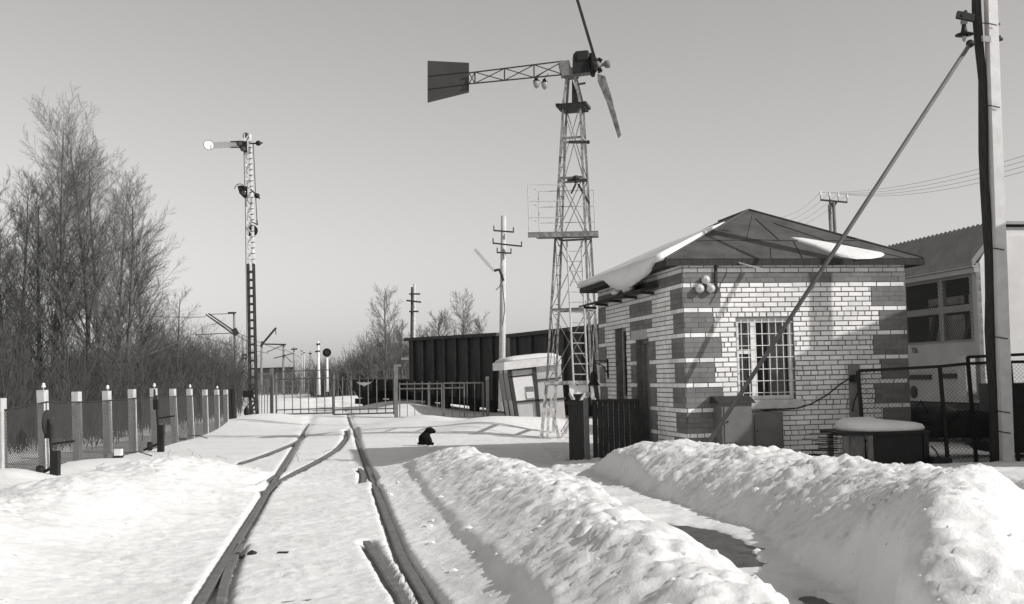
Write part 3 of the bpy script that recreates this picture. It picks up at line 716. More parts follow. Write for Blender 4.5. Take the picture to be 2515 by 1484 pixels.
MB().lathe(P(2367, 55, pyy - .1), (0, 0, -1), [(.02, 0), (.035, .05), (.045, .12), (.06, .17), (.145, .2), (.148, .215), (.06, .225), (.05, .24)], 20).build('shade', BLACK, lampt, True)
MB().lathe(P(2367, 77, pyy - .1), (0, 0, -1), [(.035, 0), (.04, .06), (.035, .13), (.02, .17), (0, .18)], 14).build('bulb', mat('lamp_glass', .3, .1, spec=.5), lampt, True)
MB().lathe(P(2367, 45, pyy - .1), (0, 0, -1), [(.03, 0), (.055, .04), (.055, .09), (.02, .12)], 12).build('socket', GREYP, lampt, True)
b = MB(); b.bar(P(2392, 45, pyy - .15), P(2350, 36, pyy - .15), .07, .12); b.bar(P(2372, 28, pyy - .15), P(2360, 40, pyy - .15), .09, .05); b.build('lamp_arm', BLACK, lampt)
b = MB()
for dy in (88, 96): b.bar(P(2440, dy, pyy + .1), P(2457, dy + 2, pyy + .1), .05, .03)
b.build('bracket', DARK, t)
b = MB(); b.tube([P(2440, 45, pyy - .02), P(2452, 72, pyy - .02), P(2446, 110, pyy - .02)], .008, 6); b.blob(P(2446, 60, pyy), (.08, .05, .04), 1, .15); b.build('cable_loop', DARK, t)

# ------------------------------------------------------------------ T pole and wires behind the house
yt = 42
t = thing('crossarm_pole', 'steel pole with a four-insulator crossarm behind the house roof', 'pole', Vector((P(2045, 570, yt).x, yt, 0)))
tp = P(2047, 497, yt); MB().tube([(tp.x + .1, yt, 0), tp], .06, 10).build('shaft', mat('pole_grey', .12, .7, .2), t, True)
a_, c_ = P(2015, 491, yt), P(2081, 497, yt); MB().bar(a_, c_, .06, .06).build('crossarm', DARK, t)
MB().prism([tp + Vector((-.14, -.03, .0)), tp + Vector((.14, -.03, 0)), tp + Vector((.05, -.03, -.16)), tp + Vector((-.05, -.03, -.16))], (0, .06, 0)).build('gusset', DARK, t)
ins = []
for i in range(4):
    p = a_.lerp(c_, (i + .02) / 3.04); MB().tube([p, p + UZ * .2], .012, 6).build('pin', DARK, t); MB().lathe(p + UZ * .17, (0, 0, 1), [(.03, 0), (.05, .05), (.03, .1), (.035, .14), (0, .17)], 10).build('insulator', WHITEP, t, True); ins.append(p + UZ * .28)
b = MB(); q = P(2038, 503, yt + .3); b.tube([(q.x + .08, yt + .3, 0), q], .07, 10); b.build('second_shaft', mat('pole_conc', .22, .9, .15), t, True)
MB().tube([P(2038, 488, yt + .3), q], .03, 6).build('spike', DARK, t)
for i, p in enumerate(ins):
    e = P(2530, 378 + 13 * i, 26); l_ = P(1905, 534 + 14 * i, 52)
    for side_, s_, e_ in (('right', p, e), ('left', l_, p)):
        pts = [s_.lerp(e_, k / 10) - UZ * (.25 * 4 * (k / 10) * (1 - k / 10)) for k in range(11)]
        MB().tube(pts, .0045, 5).build('overhead_wire', DARK, None, True, label='%s thin overhead wire running to the %s of the crossarm pole behind the house' % (('topmost', 'second', 'third', 'lowest')[i], side_), category='wire', group='wires on the crossarm pole')

# ------------------------------------------------------------------ grey rail machine behind the house
t = thing('rail_machine', 'grey rail machine with corrugated roof and wire mesh windows behind the house', 'rail machine', Vector((10.6, 25.5, 0)))
MD = Vector((-.178, .984, 0)); MN = Vector((-.984, -.178, 0)); MX = -MN     # long side runs away from us; MN = its outside
MA = P(2408, 900, 23.2); MA.z = 0                                           # near left corner
ML = 9.0
def mp(s, n, z): return MA + MD * s + MN * n + UZ * z
def zat(x, y, s):          # height of a pixel on the side wall
    v = ray(x, y); k = ((MA - EYEV).dot(MN)) / v.dot(MN); return (EYEV + v * k)
def mpx(x, y):
    q = zat(x, y, 0) - MA; return q.dot(MD), q.z
s0, zs_ = mpx(2393, 840); s1, _ = mpx(2240, 845); zb_ = (mpx(2400, 840)[1] + mpx(2240, 845)[1]) / 2; ztp = mpx(2390, 672)[1]; zev = mpx(2400, 645)[1]
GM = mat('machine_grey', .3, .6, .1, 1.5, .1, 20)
smid, _ = mpx(2313, 760)
wins = [(s0 + .02, smid - .03), (smid + .03, s1 + .25)]
b = MB()
# wall around the two openings
for a_, c_, l_, h_ in [(0, s0, .0, zev), (s0, s1 + .3, 0.0, zb_), (s0, s1 + .3, ztp, zev), (smid - .03, smid + .03, zb_, ztp), (s1 + .3, ML, 0.0, zev)]:
    b.obox(MA, MD, -MN, UZ, (a_, 0, l_ + .9 if l_ == 0 else l_), (c_, .1, h_))
b.build('side_wall', GM, t)
for a_, c_ in ((s0 + .0, smid - .03), (smid + .03, s1 + .3)):
    w_ = MB()
    for p0, p1, q0, q1 in [(a_, a_ + .06, zb_, ztp), (c_ - .06, c_, zb_, ztp), (a_ + .06, c_ - .06, zb_, zb_ + .05), (a_ + .06, c_ - .06, ztp - .05, ztp), (a_ + .06, c_ - .06, (zb_ + ztp) / 2 - .06, (zb_ + ztp) / 2 + .08)]:
        w_.obox(MA, MD, MN, UZ, (p0, -.05, q0), (p1, .02, q1))
    w_ = w_.build('window', GM, t)
    b = MB(); b.add([mp(a_, .025, zb_), mp(c_, .025, zb_), mp(c_, .025, ztp), mp(a_, .025, ztp)], [(0, 1, 2, 3)]); b.build('wire_mesh', NETY, w_)
    MB().obox(MA, MD, MN, UZ, (a_ + .06, -.6, zb_), (c_ - .06, -.58, zb_ + .62)).build('pane', mat('dusty_pane', .35, .5, .4, 3), w_)
    MB().obox(MA, MD, MN, UZ, (a_ + .06, -.6, zb_ + .85), (c_ - .06, -.58, ztp - .35)).build('pane', mat('dusty_pane', .35), w_)
    MB().bar(mp((a_ + c_) / 2 + .2, -.3, zb_), mp((a_ + c_) / 2 - .2, -.3, zb_ + .8), .12).build('machine_brace', DARK, w_)
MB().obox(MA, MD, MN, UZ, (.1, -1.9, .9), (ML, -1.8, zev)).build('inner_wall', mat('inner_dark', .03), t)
# corrugated roof rising to the right
ra_ = P(2474, 530, 23.4); rise = ra_.z - zev; run = 1.1
b = MB(); v = []
nr_ = 104; zrf = P(2442, 545, 23.4).z
for i in range(nr_ + 1):
    s = -.12 + (ML + .2) * i / nr_; dz = .04 if i % 2 else 0
    v += [mp(s, .16, zev - .02 + dz), mp(s, -.52, zrf + dz), mp(s, -.52, zrf + dz - .05), mp(s, .16, zev - .07 + dz)]
f = []
for i in range(nr_): k = 4 * i; f += [(k, k + 4, k + 5, k + 1), (k + 3, k + 2, k + 6, k + 7), (k, k + 3, k + 7, k + 4), (k + 1, k + 5, k + 6, k + 2)]
b.add(v, f); b.build('corrugated_roof', mat('corrugated_sheet', .22, .6, .15, 3), t)
b = MB(); b.obox(MA, MD, MN, UZ, (-.13, .0, zev - .2), (ML, .12, zev - .1)); b.obox(MA, MD, MN, UZ, (-.1, .0, zev - .09), (ML, .17, zev - .055)); b.build('gutter', GM, t)
MB().hexa([mp(-.16, .18, zev - .1), mp(-.16, -.56, zrf - .1), mp(-.1, -.56, zrf - .1), mp(-.1, .18, zev - .1), mp(-.16, .18, zev + .05), mp(-.16, -.56, zrf + .06), mp(-.1, -.56, zrf + .06), mp(-.1, .18, zev + .05)]).build('verge_board', GREYP, t)
MB().obox(MA, MD, MN, UZ, (-.1, -3.05, zrf - .07), (ML, -.5, zrf - .01)).build('flat_roof', GM, t)
# end wall, white, facing the light
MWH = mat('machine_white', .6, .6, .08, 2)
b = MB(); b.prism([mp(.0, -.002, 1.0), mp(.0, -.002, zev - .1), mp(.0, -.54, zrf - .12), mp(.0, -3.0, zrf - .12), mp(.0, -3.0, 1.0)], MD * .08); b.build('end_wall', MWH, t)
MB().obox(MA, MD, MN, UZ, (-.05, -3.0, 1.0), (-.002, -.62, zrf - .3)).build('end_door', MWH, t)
for zz in (2.1, 3.2): MB().obox(MA, MD, MN, UZ, (-.09, -1.3, zz), (-.052, -1.2, zz + .12)).build('door_latch', DARK, t)
MB().obox(MA, MD, MN, UZ, (.1, -3.0, .9), (ML, -2.9, zrf)).build('far_wall', GM, t)
MB().obox(MA, MD, MN, UZ, (-.1, -3.0, .35), (ML, .02, .88)).build('underframe', BLACK, t)
for s in (.8, 2.4, 6.2, 7.8):
    MB().lathe(mp(s, -.28, .42), MN, [(.38, 0), (.42, .03), (.42, .1), (.36, .12), (.1, .13), (0, .13)], 24).build('wheel', BLACK, t)
for sA, sB, zz in ((.15, 1.5, 1.4), (1.85, 3.5, 1.38)): MB().obox(MA, MD, MN, UZ, (sA, .003, zz), (sB, .05, zz + .1)).build('grab_rail', BLACK, t)
MB().lathe(mp(2.6, .003, 1.1), MN, [(.14, 0), (.14, .03), (.04, .05), (0, .05)], 16).build('round_cover', DARK, t)
MB().obox(MA, MD, MN, UZ, (.05, .004, 1.05), (.35, .3, 1.85)).build('equipment_box', mat('light_box', .33, .6, .2), t)
def text(body, loc, xdir, zdir, size, m, parent, name='lettering'):
    cu = bpy.data.curves.new(name, 'FONT'); cu.body = body; cu.size = size; cu.extrude = .001; cu.materials.append(m)
    o = bpy.data.objects.new(name, cu); COL.objects.link(o)
    xdir = xdir.normalized(); zdir = zdir.normalized(); nn = xdir.cross(zdir)
    mw = Matrix((xdir, zdir, nn)).transposed().to_4x4(); mw.translation = loc
    dg = bpy.context.evaluated_depsgraph_get(); me_ = bpy.data.meshes.new_from_object(o.evaluated_get(dg)); bpy.data.objects.remove(o)
    me_.transform(mw); me_.materials.clear(); me_.materials.append(m)
    return link(name, me_, parent)
sn, zn = mpx(2240, 868); text('706', mp(sn + .02, .006, zn), -MD, UZ, .19, DARK, t)

# ------------------------------------------------------------------ chain link fence right
t = thing('chain_link_fence', 'dark pipe-framed chain link fence right of the house', 'fence', Vector((7.5, 19.5, 0)))
fy = 19.55; A0 = P(2107, 911, fy); fr = MB()
pts = [P(2107, 911, fy), P(2308, 900, fy), P(2377, 893, fy), P(2480, 889, fy), P(2540, 888, fy)]
for i, p in enumerate(pts[:-1]):
    b = MB(); b.bar(p, pts[i + 1], .05); b.build('top_rail', BLACK, t)
for i, p in enumerate(pts):
    MB().bar(p + UZ * (.12 if i == 2 else 0), Vector((p.x + .07, p.y, -.1)), .055).build('post', BLACK, t)
MB().bar(pts[2] + UZ * .11, pts[4] + UZ * .11 + Vector((0, 0, .02)), .05).build('top_rail', BLACK, t)
for i in range(4):
    a_, c_ = pts[i], pts[i + 1]; b = MB(); b.add([(a_.x, fy + .03, 0), (c_.x, fy + .03, 0), (c_.x, fy + .03, c_.z), (a_.x, fy + .03, a_.z)], [(0, 1, 2, 3)]); b.build('netting', NET, t)
b = MB(); b.bar((pts[0].x, fy - .01, .42), (pts[1].x, fy - .01, .4), .05); b.build('lower_rail', BLACK, t)
# dark scrap behind the fence
t = thing('tarpaulin_heap', 'black tarpaulin-covered heap behind the chain link fence', 'heap', Vector((8.3, 20.6, 0)))
b = MB()
hp = [(2235, 1005), (2262, 1000), (2330, 1008), (2400, 1008), (2470, 1022), (2475, 1075), (2240, 1075)]
base = [P(x, y, 20.45) for x, y in hp]; b.prism(base, (0, 1.3, 0)); b.blob(P(2290, 1020, 20.6), (.45, .4, .2), 2, .12); b.build('cover', BLACK, t, True)
MB().tube([P(2280, 1015, 20.3), P(2262, 985, 20.3), P(2240, 1010, 20.3), P(2180, 1050, 20.2), P(2110, 1062, 20.0)], .02, 8).build('hose', BLACK, t, True)
t = thing('stored_crate', 'black crate standing behind the fence at the right edge', 'crate', Vector((9.3, 20.6, 0)))
b = MB(); b.box((8.62, 20.3, .1), (10.2, 21.4, 1.32)); b.build('body', BLACK, t)
for i in range(3): MB().box((8.64, 20.25, .2 + .38 * i), (10.2, 20.297, .5 + .38 * i)).build('slat', BLACK, t)
# snow-capped workbench
t = thing('workbench', 'black bench with open front standing in front of the house wall', 'bench', Vector((6.2, 18.2, 0)))
by = 18.0; a_, c_ = P(2075, 1062, by), P(2285, 1064, by)
zt = a_.z
MB().box((a_.x - .12, by, zt - .05), (c_.x, by + 1.0, zt)).build('top', BLACK, t)
MB().box((a_.x + .45, by + .05, -.1), (c_.x - .02, by + .09, zt - .052)).build('front_panel', BLACK, t)
for x_ in (a_.x - .02, a_.x + .36, c_.x - .1):
    for y_ in (by + .02, by + .88): MB().box((x_, y_, -.15), (x_ + .08, y_ + .08, zt - .052)).build('leg', WOODG if x_ < c_.x - .5 else BLACK, t)
MB().box((a_.x + .08, by + .1, .1), (a_.x + .33, by + .13, zt - .06)).build('side_board', WOODG, t)
b = MB(); cx_ = (a_.x + c_.x) / 2; nn_ = 28; rings = []
for f_, hz in ((1, 0), (1.03, .05), (.97, .12), (.82, .155), (.5, .165), (.2, .168)):
    rings.append([(cx_ + .03 + f_ * ((c_.x - a_.x) / 2 - .02) * np.sign(math.cos(k)) * abs(math.cos(k)) ** .6, by + .5 + f_ * .5 * np.sign(math.sin(k)) * abs(math.sin(k)) ** .6, zt + .004 + hz * (1 - .25 * math.cos(k))) for k in [2 * PI * i / nn_ for i in range(nn_)]])
f = []
for k in range(5): f += [(k * nn_ + i, k * nn_ + (i + 1) % nn_, (k + 1) * nn_ + (i + 1) % nn_, (k + 1) * nn_ + i) for i in range(nn_)]
f += [tuple(range(nn_)), tuple(5 * nn_ + i for i in range(nn_))]
b.add([p for r in rings for p in r], f); b.build('bench_snow', SNOW, None, True, label='smooth cushion of snow on the black bench', category='snow')
t = thing('plank_stack', 'stack of thin weathered boards sticking out left of the snow-capped bench', 'planks', Vector((5.6, 18.4, .3)))
for i in range(9):
    z_ = zt - .3 + .034 * i; x0_ = a_.x - .2 - .42 * rng.random()
    MB().bar((x0_, by + .25 + .12 * rng.random(), z_ + .03 * rng.random()), (a_.x - .035, by + .35, z_), .1, .014).build('board', WOODG if i % 3 == 2 else WOODD, t)
MB().box((a_.x - .42, by + .2, -.1), (a_.x - .3, by + .6, zt - .36)).build('support', WOODD, t)
t = thing('scrap_pile', 'low dark scrap iron lying in the snow before the double pole', 'scrap', G(2300, 1130, .1))
b = MB(); b.bar(P(2285, 1132, 17.9), P(2330, 1134, 17.9), .3, .12); b.build('beam', BLACK, t)
MB().tube([P(2287, 1095, 18.0), P(2300, 1110, 17.9), P(2310, 1130, 17.9)], .012, 6).build('wire', BLACK, t)
t = thing('scrap_pile', 'dark iron plate poking out of the snow just left of the double pole', 'scrap', G(2420, 1100))
b = MB(); b.prism([P(2397, 1097, 19.6), P(2412, 1092, 19.6), P(2414, 1083, 19.6), P(2425, 1083, 19.6), P(2430, 1093, 19.6), P(2440, 1094, 19.6), P(2440, 1112, 19.6), P(2412, 1107, 19.6)], (0, .3, 0)); b.build('plate', BLACK, t)
# shed outside the picture, whose shadow lies on house, pole and yard
t = thing('side_shed', 'gabled shed at the right whose shadow falls across the yard', 'shed', Vector((15, 18, 0)))
MB().prism([(11.6, 13.2, -.1), (11.6, 21.2, -.1), (11.6, 21.2, 4.1), (11.6, 17.2, 6.15), (11.6, 13.2, 4.1)], (8, 0, 0)).build('wall', BRICKD, t)
for y_, e in ((13.0, -1), (21.4, 1)):
    b = MB(); b.hexa([(11.4, y_, 4.02), (20, y_, 4.02), (20, 17.2, 6.2), (11.4, 17.2, 6.2), (11.4, y_, 4.12), (20, y_, 4.12), (20, 17.2, 6.3), (11.4, 17.2, 6.3)]); b.build('roof_slope', ROOFM, t)
MB().box((11.55, 16.4, 0), (11.597, 18, 2.4)).build('door', WOODD, t)

# ------------------------------------------------------------------ wind turbine tower
TB = Vector((1.85, 31.0, 0)); TR = math.radians(-14)
tx = Vector((math.cos(TR), math.sin(TR), 0)); ty = Vector((-math.sin(TR), math.cos(TR), 0))
mill = thing('wind_pump', 'lattice wind turbine tower with tail vane and two blades', 'windmill', TB)
TS = mat('tower_paint', .25, .6, .3, 9, dark=.1)
def tw(z): return .60 + (.235 - .60) * (z - 1.43) / (8.95 - 1.43)
def tc_(z):   # tower axis
    a_ = P(1408, 945, 31); c_ = P(1408, 262, 31); k = (z - a_.z) / (c_.z - a_.z); return a_.lerp(c_, k)
def tp_(sx, sy, z): w = tw(z); return tc_(z) + tx * sx * w + ty * sy * w
for sx in (-1, 1):
    for sy in (-1, 1):
        b = MB(); b.bar(tp_(sx, sy, 1.43), tp_(sx, sy, 8.95), .058); b.build('leg', TS, mill)
        b = MB(); p = tp_(sx, sy, 1.43); q = p + tx * sx * .16 + ty * sy * .16; q.z = -.15; b.bar(p, q, .085); b.build('leg', PEEL, mill)
for z in (1.43, 3.4, 5.35, 6.95, 8.05):
    b = MB(); w_ = .055 if z > 2 else .09
    cs = [tp_(-1, -1, z), tp_(1, -1, z), tp_(1, 1, z), tp_(-1, 1, z)]
    for i in range(4): b.bar(cs[i], cs[(i + 1) % 4], w_ * .7, w_)
    b.build('horizontal_frame', TS, mill)
lev = [1.43, 3.4, 5.35, 6.95, 8.95]
for z0, z1 in zip(lev[:-1], lev[1:]):
    cor = [(-1, -1), (1, -1), (1, 1), (-1, 1)]
    for i in range(4):
        a_, c_ = cor[i], cor[(i + 1) % 4]
        b = MB(); b.tube([tp_(*a_, z0), tp_(*c_, z1)], .012, 5); b.tube([tp_(*c_, z0), tp_(*a_, z1)], .012, 5); b.build('cross_brace', TS, mill)
for sx in (-1, 1):   # step rungs on the back left leg
    pass
b = MB()
for i in range(26): z = 1.7 + i * .27; p = tp_(-1, 1, z); b.bar(p - tx * .1, p + tx * .04, .02)
b.build('climbing_rungs', TS, mill)
# base braces
for (xa, ya, xb, yb) in [(1438, 965, 1380, 1062), (1447, 965, 1372, 1090), (1448, 965, 1478, 1010), (1400, 965, 1425, 1015), (1348, 990, 1345, 1072), (1352, 975, 1372, 1075)]:
    MB().bar(P(xa, ya, 30.3), P(xb, yb, 30.1), .07).build('base_brace', PEEL, mill)
b = MB(); b.bar(P(1337, 941, 30.45), P(1476, 938, 30.2), .1, .09); b.build('base_beam', PEEL, mill)
a_, c_ = P(1398, 943, 30.35), P(1446, 967, 30.35); MB().box((a_.x, a_.y - .03, c_.z), (c_.x, a_.y + .03, a_.z)).build('sign_plate', mat('plate_white', .85, .6), mill)
MB().box((P(1416, 950, 30.3).x, a_.y - .04, P(0, 962, 30.3).z), (P(1420, 950, 30.3).x, a_.y - .031, a_.z - .05)).build('plate_slot', BLACK, mill)
# ladder on the near face
lad = MB(); l0, l1 = P(1409, 945, 30.2), P(1392, 592, 30.45); r0_, r1_ = P(1443, 945, 30.2), P(1428, 592, 30.45)
lad.tube([l0, l1], .025, 6); lad.tube([r0_, r1_], .025, 6)
for i in range(1, 14): k = i / 14; lad.tube([l0.lerp(l1, k), r0_.lerp(r1_, k)], .014, 5)
lad.build('ladder', GALV, mill)
# platform and railing
zp = P(1408, 580, 31).z
b = MB(); f0 = [P(1297, 592, 30.3), P(1470, 590, 30.3), P(1470, 577, 31.5), P(1322, 577, 31.5)]
f0 = [Vector((p.x, p.y, zp)) for p in f0]; b.prism(f0, (0, 0, .045)); plat = b.build('platform', mat('platform_board', .17, .8, .3), mill)
MB().bar(Vector((f0[0].x, f0[0].y - .02, zp - .05)), Vector((f0[1].x, f0[1].y - .02, zp - .05)), .05, .1).build('edge_beam', TS, mill)
b = MB(); zt2 = zp + 1.32
def rp(x, yy, z): return Vector((x, yy, z))
la, lb = f0[0] + Vector((.03, .03, 0)), f0[3] + Vector((.03, -.03, 0)); ra2 = f0[1] + Vector((-.5, .03, 0)); rb2 = f0[2] + Vector((-.1, -.03, 0))
for p in (la, lb, rb2): b.tube([rp(p.x, p.y, zp), rp(p.x, p.y, zt2)], .014, 6)
for h in (.44, .88, 1.32):
    b.tube([rp(rb2.x, rb2.y, zp + h), rp(lb.x, lb.y, zp + h), rp(la.x, la.y, zp + h), rp(la.x + .9, la.y, zp + h - .02)], .012, 6)
b.build('railing', GALV, mill)
# brackets and floodlights on the tower
for (xa, xb, yy_) in ((1397, 1440, 349), (1393, 1443, 442)):
    p, q = P(xa, yy_, 30.5), P(xb, yy_, 30.5); MB().bar(p, q, .06, .07).build('bracket_arm', DARK, mill)
MB().lathe(P(1440, 349, 30.5), (1, 0, 0), [(.02, 0), (.05, .02), (.05, .08), (0, .1)], 10).build('floodlight', DARK, mill)
MB().lathe(P(1415, 441, 30.5), (0, 0, 1), [(.05, -.1), (.06, 0), (.1, .02), (.07, .1), (0, .12)], 10).build('floodlight', DARK, mill)
b = MB(); b.bar(P(1420, 452, 30.6), P(1447, 500, 30.6), .05); b.bar(P(1414, 452, 30.6), P(1403, 475, 30.6), .05); b.build('knee_brace', DARK, mill)
# ring, cap pyramid
b = MB(); zr = P(1408, 262, 31).z; c0 = tc_(zr)
b.obox(c0, tx, ty, UZ, (-.36, -.36, -.1), (.36, .36, .03)); b.build('top_plate', DARK, mill)
for sx in (-1, 1):
    b = MB(); b.bar(c0 + tx * sx * .37 - ty * .36, c0 + tx * sx * .37 + ty * .36, .1, .08); b.build('top_plate_flange', DARK, mill)
zh = P(1405, 187, 31).z; c1 = tc_(zh) - tx * .05
for sx in (-1, 1):
    for sy in (-1, 1): MB().bar(c0 + tx * sx * .24 + ty * sy * .24, c1 + tx * sx * .1 + ty * sy * .1, .07).build('cap_leg', TS, mill)
MB().prism([c0 + tx * -.02 - ty * .1 + UZ * .04, c0 + tx * .22 - ty * .1 + UZ * .04, c1 + tx * .02 - ty * .05 - UZ * .1], ty * .1).build('cap_plate', DARK, mill)
b = MB(); b.lathe(c1 - UZ * .05, (0, 0, 1), [(.2, 0), (.22, .03), (.22, .08), (.12, .1)], 16); b.build('turntable', GREYP, mill)
MB().bar(P(1420, 207, 30.8), P(1438, 204, 30.8), .05).build('bracket_arm', DARK, mill)
# nacelle
Yn = 30.9
b = MB(); b.prism([P(1408, 132, Yn - .2), P(1436, 126, Yn - .2), P(1449, 135, Yn - .2), P(1450, 175, Yn - .2), P(1408, 180, Yn - .2)], (0, .42, 0)); b.build('gearbox', BLACK, mill)
b = MB(); b.prism([P(1372, 151, Yn - .15), P(1398, 147, Yn - .15), P(1402, 165, Yn - .15), P(1452, 170, Yn - .15), P(1451, 178, Yn - .15), P(1380, 186, Yn - .15)], (0, .3, 0)); b.build('bed_frame', mat('bed_paint', .16, .6, .3), mill)
MB().lathe(P(1449, 160, Yn), (1, 0, .08), [(.3, 0), (.33, .04), (.33, .1), (.12, .13), (.1, .2)], 18).build('flange', BLACK, mill)
MB().lathe(P(1430, 146, Yn), (1, 0, .08), [(.2, -.2), (.24, -.15), (.24, .15), (.2, .2)], 14).build('drum', BLACK, mill)
hub = P(1466, 160, Yn)
MB().lathe(hub, (1, 0, .08), [(.05, -.25), (.07, -.05), (.11, 0), (.11, .06), (.06, .08), (.05, .2), (.1, .22), (.115, .34), (.08, .36), (0, .36)], 14).build('hub', GREYP, mill, True)
b = MB()
for dx, dy in ((-4, -16), (8, 14), (-2, 12), (8, -14)): b.bar(hub, P(1466 + dx * 1.2, 160 + dy * 1.2, Yn - .05), .05, .12)
b.bar(P(1458, 145, Yn - .1), P(1472, 144, Yn - .1), .03); b.bar(P(1468, 178, Yn - .1), P(1478, 176, Yn - .1), .03); b.build('pitch_linkage', DARK, mill)
MB().blob(P(1459, 178, Yn), (.05, .05, .05), 2, 0).build('balance_weight', BLACK, mill, True)
b = MB(); b.hexa([P(1465, 145, Yn - .02), P(1458, 147, Yn - .02), P(1458, 147, Yn + .3), P(1465, 145, Yn + .3), P(1404, -60, Yn - .75), P(1397, -58, Yn - .75), P(1397, -58, Yn - .55), P(1404, -60, Yn - .55)]); b.build('blade', DARK, mill)
b = MB(); fpts = [(1467, 181), (1486, 187), (1500, 232), (1525, 330), (1518, 339), (1490, 252), (1468, 200)]
BLM = mat('blade_paint', .2, .7, .3, 6, dark=.07)
b.prism([P(x, y, Yn - .06 + .0015 * (y - 180)) for x, y in fpts], (.02, .05, 0)); b.build('blade', BLM, mill)
# tail boom
ba = [((1384, 150), (1152, 179)), ((1384, 183), (1152, 206))]
tail = MB(); rows = []
for (xa, ya), (xb, yb) in ba:
    for yo in (-.1, .1): tail.bar(P(xa, ya, Yn + yo), P(xb, yb, Yn + yo), .032); rows.append((P(xa, ya, Yn + yo), P(xb, yb, Yn + yo)))
for i in range(4):
    k = i / 3.2; up_ = rows[0][0].lerp(rows[0][1], k); dn = rows[2][0].lerp(rows[2][1], k); tail.bar(up_, dn, .035)
    up2 = rows[1][0].lerp(rows[1][1], k); dn2 = rows[3][0].lerp(rows[3][1], k); tail.bar(up2, dn2, .035)
    k2 = min(1, (i + 1) / 3.2)
    tail.tube([up_, rows[2][0].lerp(rows[2][1], k2)], .014, 5); tail.tube([dn2, rows[1][0].lerp(rows[1][1], k2)], .014, 5)
tail.build('tail_boom', DARK, mill)
VN = mat('vane_sheet', .05, .7, .12, 2)
vt = [(1050, 149), (1152, 154), (1152, 227), (1050, 252)]
van = MB().prism([P(x, y, Yn - .012) for x, y in vt], (0, .02, 0)).build('tail_vane', VN, mill)
for (xa, ya, xb, yb) in ((1050, 187, 1152, 176), (1050, 219, 1152, 206)): MB().tube([P(xa, ya, Yn - .02), P(xb, yb, Yn - .02)], .012, 5).build('vane_rib', DARK, van)
for i, (xa, ya) in enumerate(((1317, 190), (1337, 193))):
    t = thing('hanging_lamp', ['small globe lamp hanging under the tail boom, the farther from the tower', 'small globe lamp hanging under the tail boom, the nearer to the tower'][i], 'lamp', P(xa, ya + 20, Yn))
    q = P(xa, ya, Yn); MB().tube([P(xa + 18 - 8 * i, ya - 12, Yn), q], .01, 5).build('cord', DARK, t)
    MB().lathe(q, (0, 0, -1), [(.02, 0), (.05, .03), (.06, .08), (.1, .1)], 12).build('socket', BLACK, t, True)
    MB().lathe(q - UZ * .09, (0, 0, -1), [(.07, 0), (.095, .06), (.08, .14), (.04, .2), (0, .22)], 12).build('globe', mat('lamp_glass', .3), t, True)

# ------------------------------------------------------------------ kiosk
t = thing('ticket_booth', 'small leaning white booth with dark framing and snow on its flat roof', 'booth', P(1300, 1040, 36.5))
ky = 36.0; KW = mat('booth_white', .5, .7, .08, 3); KF = mat('booth_frame', .05, .7)
def kpan(name, pts, m, dep=.04, off=0): return MB().prism([P(x, y, ky + off) for x, y in pts], (0, dep, 0)).build(name, m, t)
KBK = Vector((-.34, 1.6, 0)); k0, k1, k2, k3 = P(1273, 1064, ky + .03), P(1392, 1060, ky + .03), P(1248, 904, ky + .03), P(1377, 891, ky + .03)
b = MB(); b.hexa([k0, k1, k1 + KBK, k0 + KBK, k2, k3, k3 + KBK, k2 + KBK]); b.build('wall', KW, t)
for f_ in (.03, .5, .97):                                # dark uprights and a window on the left side
    u0_, u1_ = k2 + KBK * f_ + Vector((-.012, 0, 0)), k0 + KBK * f_ + Vector((-.012, 0, 0)); MB().bar(u0_, u1_, .03, .09, Vector((0, 1, 0))).build('frame', KF, t)
KG = mat('booth_grey', .26, .7, .1)
for fr_ in ([(1248, 902), (1255, 902), (1281, 1062), (1273, 1062)], [(1306, 896), (1316, 894), (1330, 1045), (1322, 1060)], [(1250, 924), (1310, 918), (1310, 922), (1250, 928)], [(1262, 985), (1390, 976), (1390, 981), (1263, 990)], [(1318, 932), (1378, 926), (1378, 930), (1319, 936)], [(1252, 908), (1310, 903), (1310, 906), (1252, 911)]):
    kpan('frame', fr_, KF, .03, -.01)
kpan('door_panel', [(1256, 928), (1306, 923), (1316, 980), (1268, 985)], mat('booth_door', .74, .6, .05), .03, -.006)
kpan('notice', [(1290, 950), (1310, 949), (1313, 979), (1293, 981)], GREYP, .012, -.02); kpan('notice_sheet', [(1292, 963), (1311, 962), (1312, 977), (1295, 979)], WHITEP, .008, -.03)
sd = lambda a_, z_: (k2 + KBK * a_).lerp(k0 + KBK * a_, z_) + Vector((-.008, 0, 0))
MB().prism([sd(.08, .08), sd(.46, .08), sd(.46, .5), sd(.08, .5)], (-.02, 0, 0)).build('side_window', KG, t); MB().prism([sd(.54, .08), sd(.93, .08), sd(.93, .5), sd(.54, .5)], (-.02, 0, 0)).build('side_window', KG, t)
b = MB(); q2, q3 = P(1246, 909, ky - .1), P(1379, 894, ky - .1); KB2 = KBK * 1.14; lo = [q2 - Vector((.1, 0, 0)), q3, q3 + KB2, q2 + KB2 - Vector((.1, 0, 0))]; hi = [p + UZ * .25 for p in lo]; b.hexa(lo + hi); b.build('roof_fascia', WHITEP, t)
b = MB(); r_ = [hi[0].lerp(hi[2], .03), hi[1].lerp(hi[3], .03), hi[2].lerp(hi[0], .03), hi[3].lerp(hi[1], .03)]
nn_ = 24; ctr = sum(r_, Vector()) / 4; rings = []
for f_, hz in ((1, .003), (.97, .06), (.82, .12), (.4, .16)):
    rg = []
    for i in range(nn_):
        k = i / nn_ * 4; j = int(k); p = r_[j].lerp(r_[(j + 1) % 4], k - j); rg.append(ctr + (p - ctr) * f_ + UZ * hz)
    rings.append(rg)
f = []
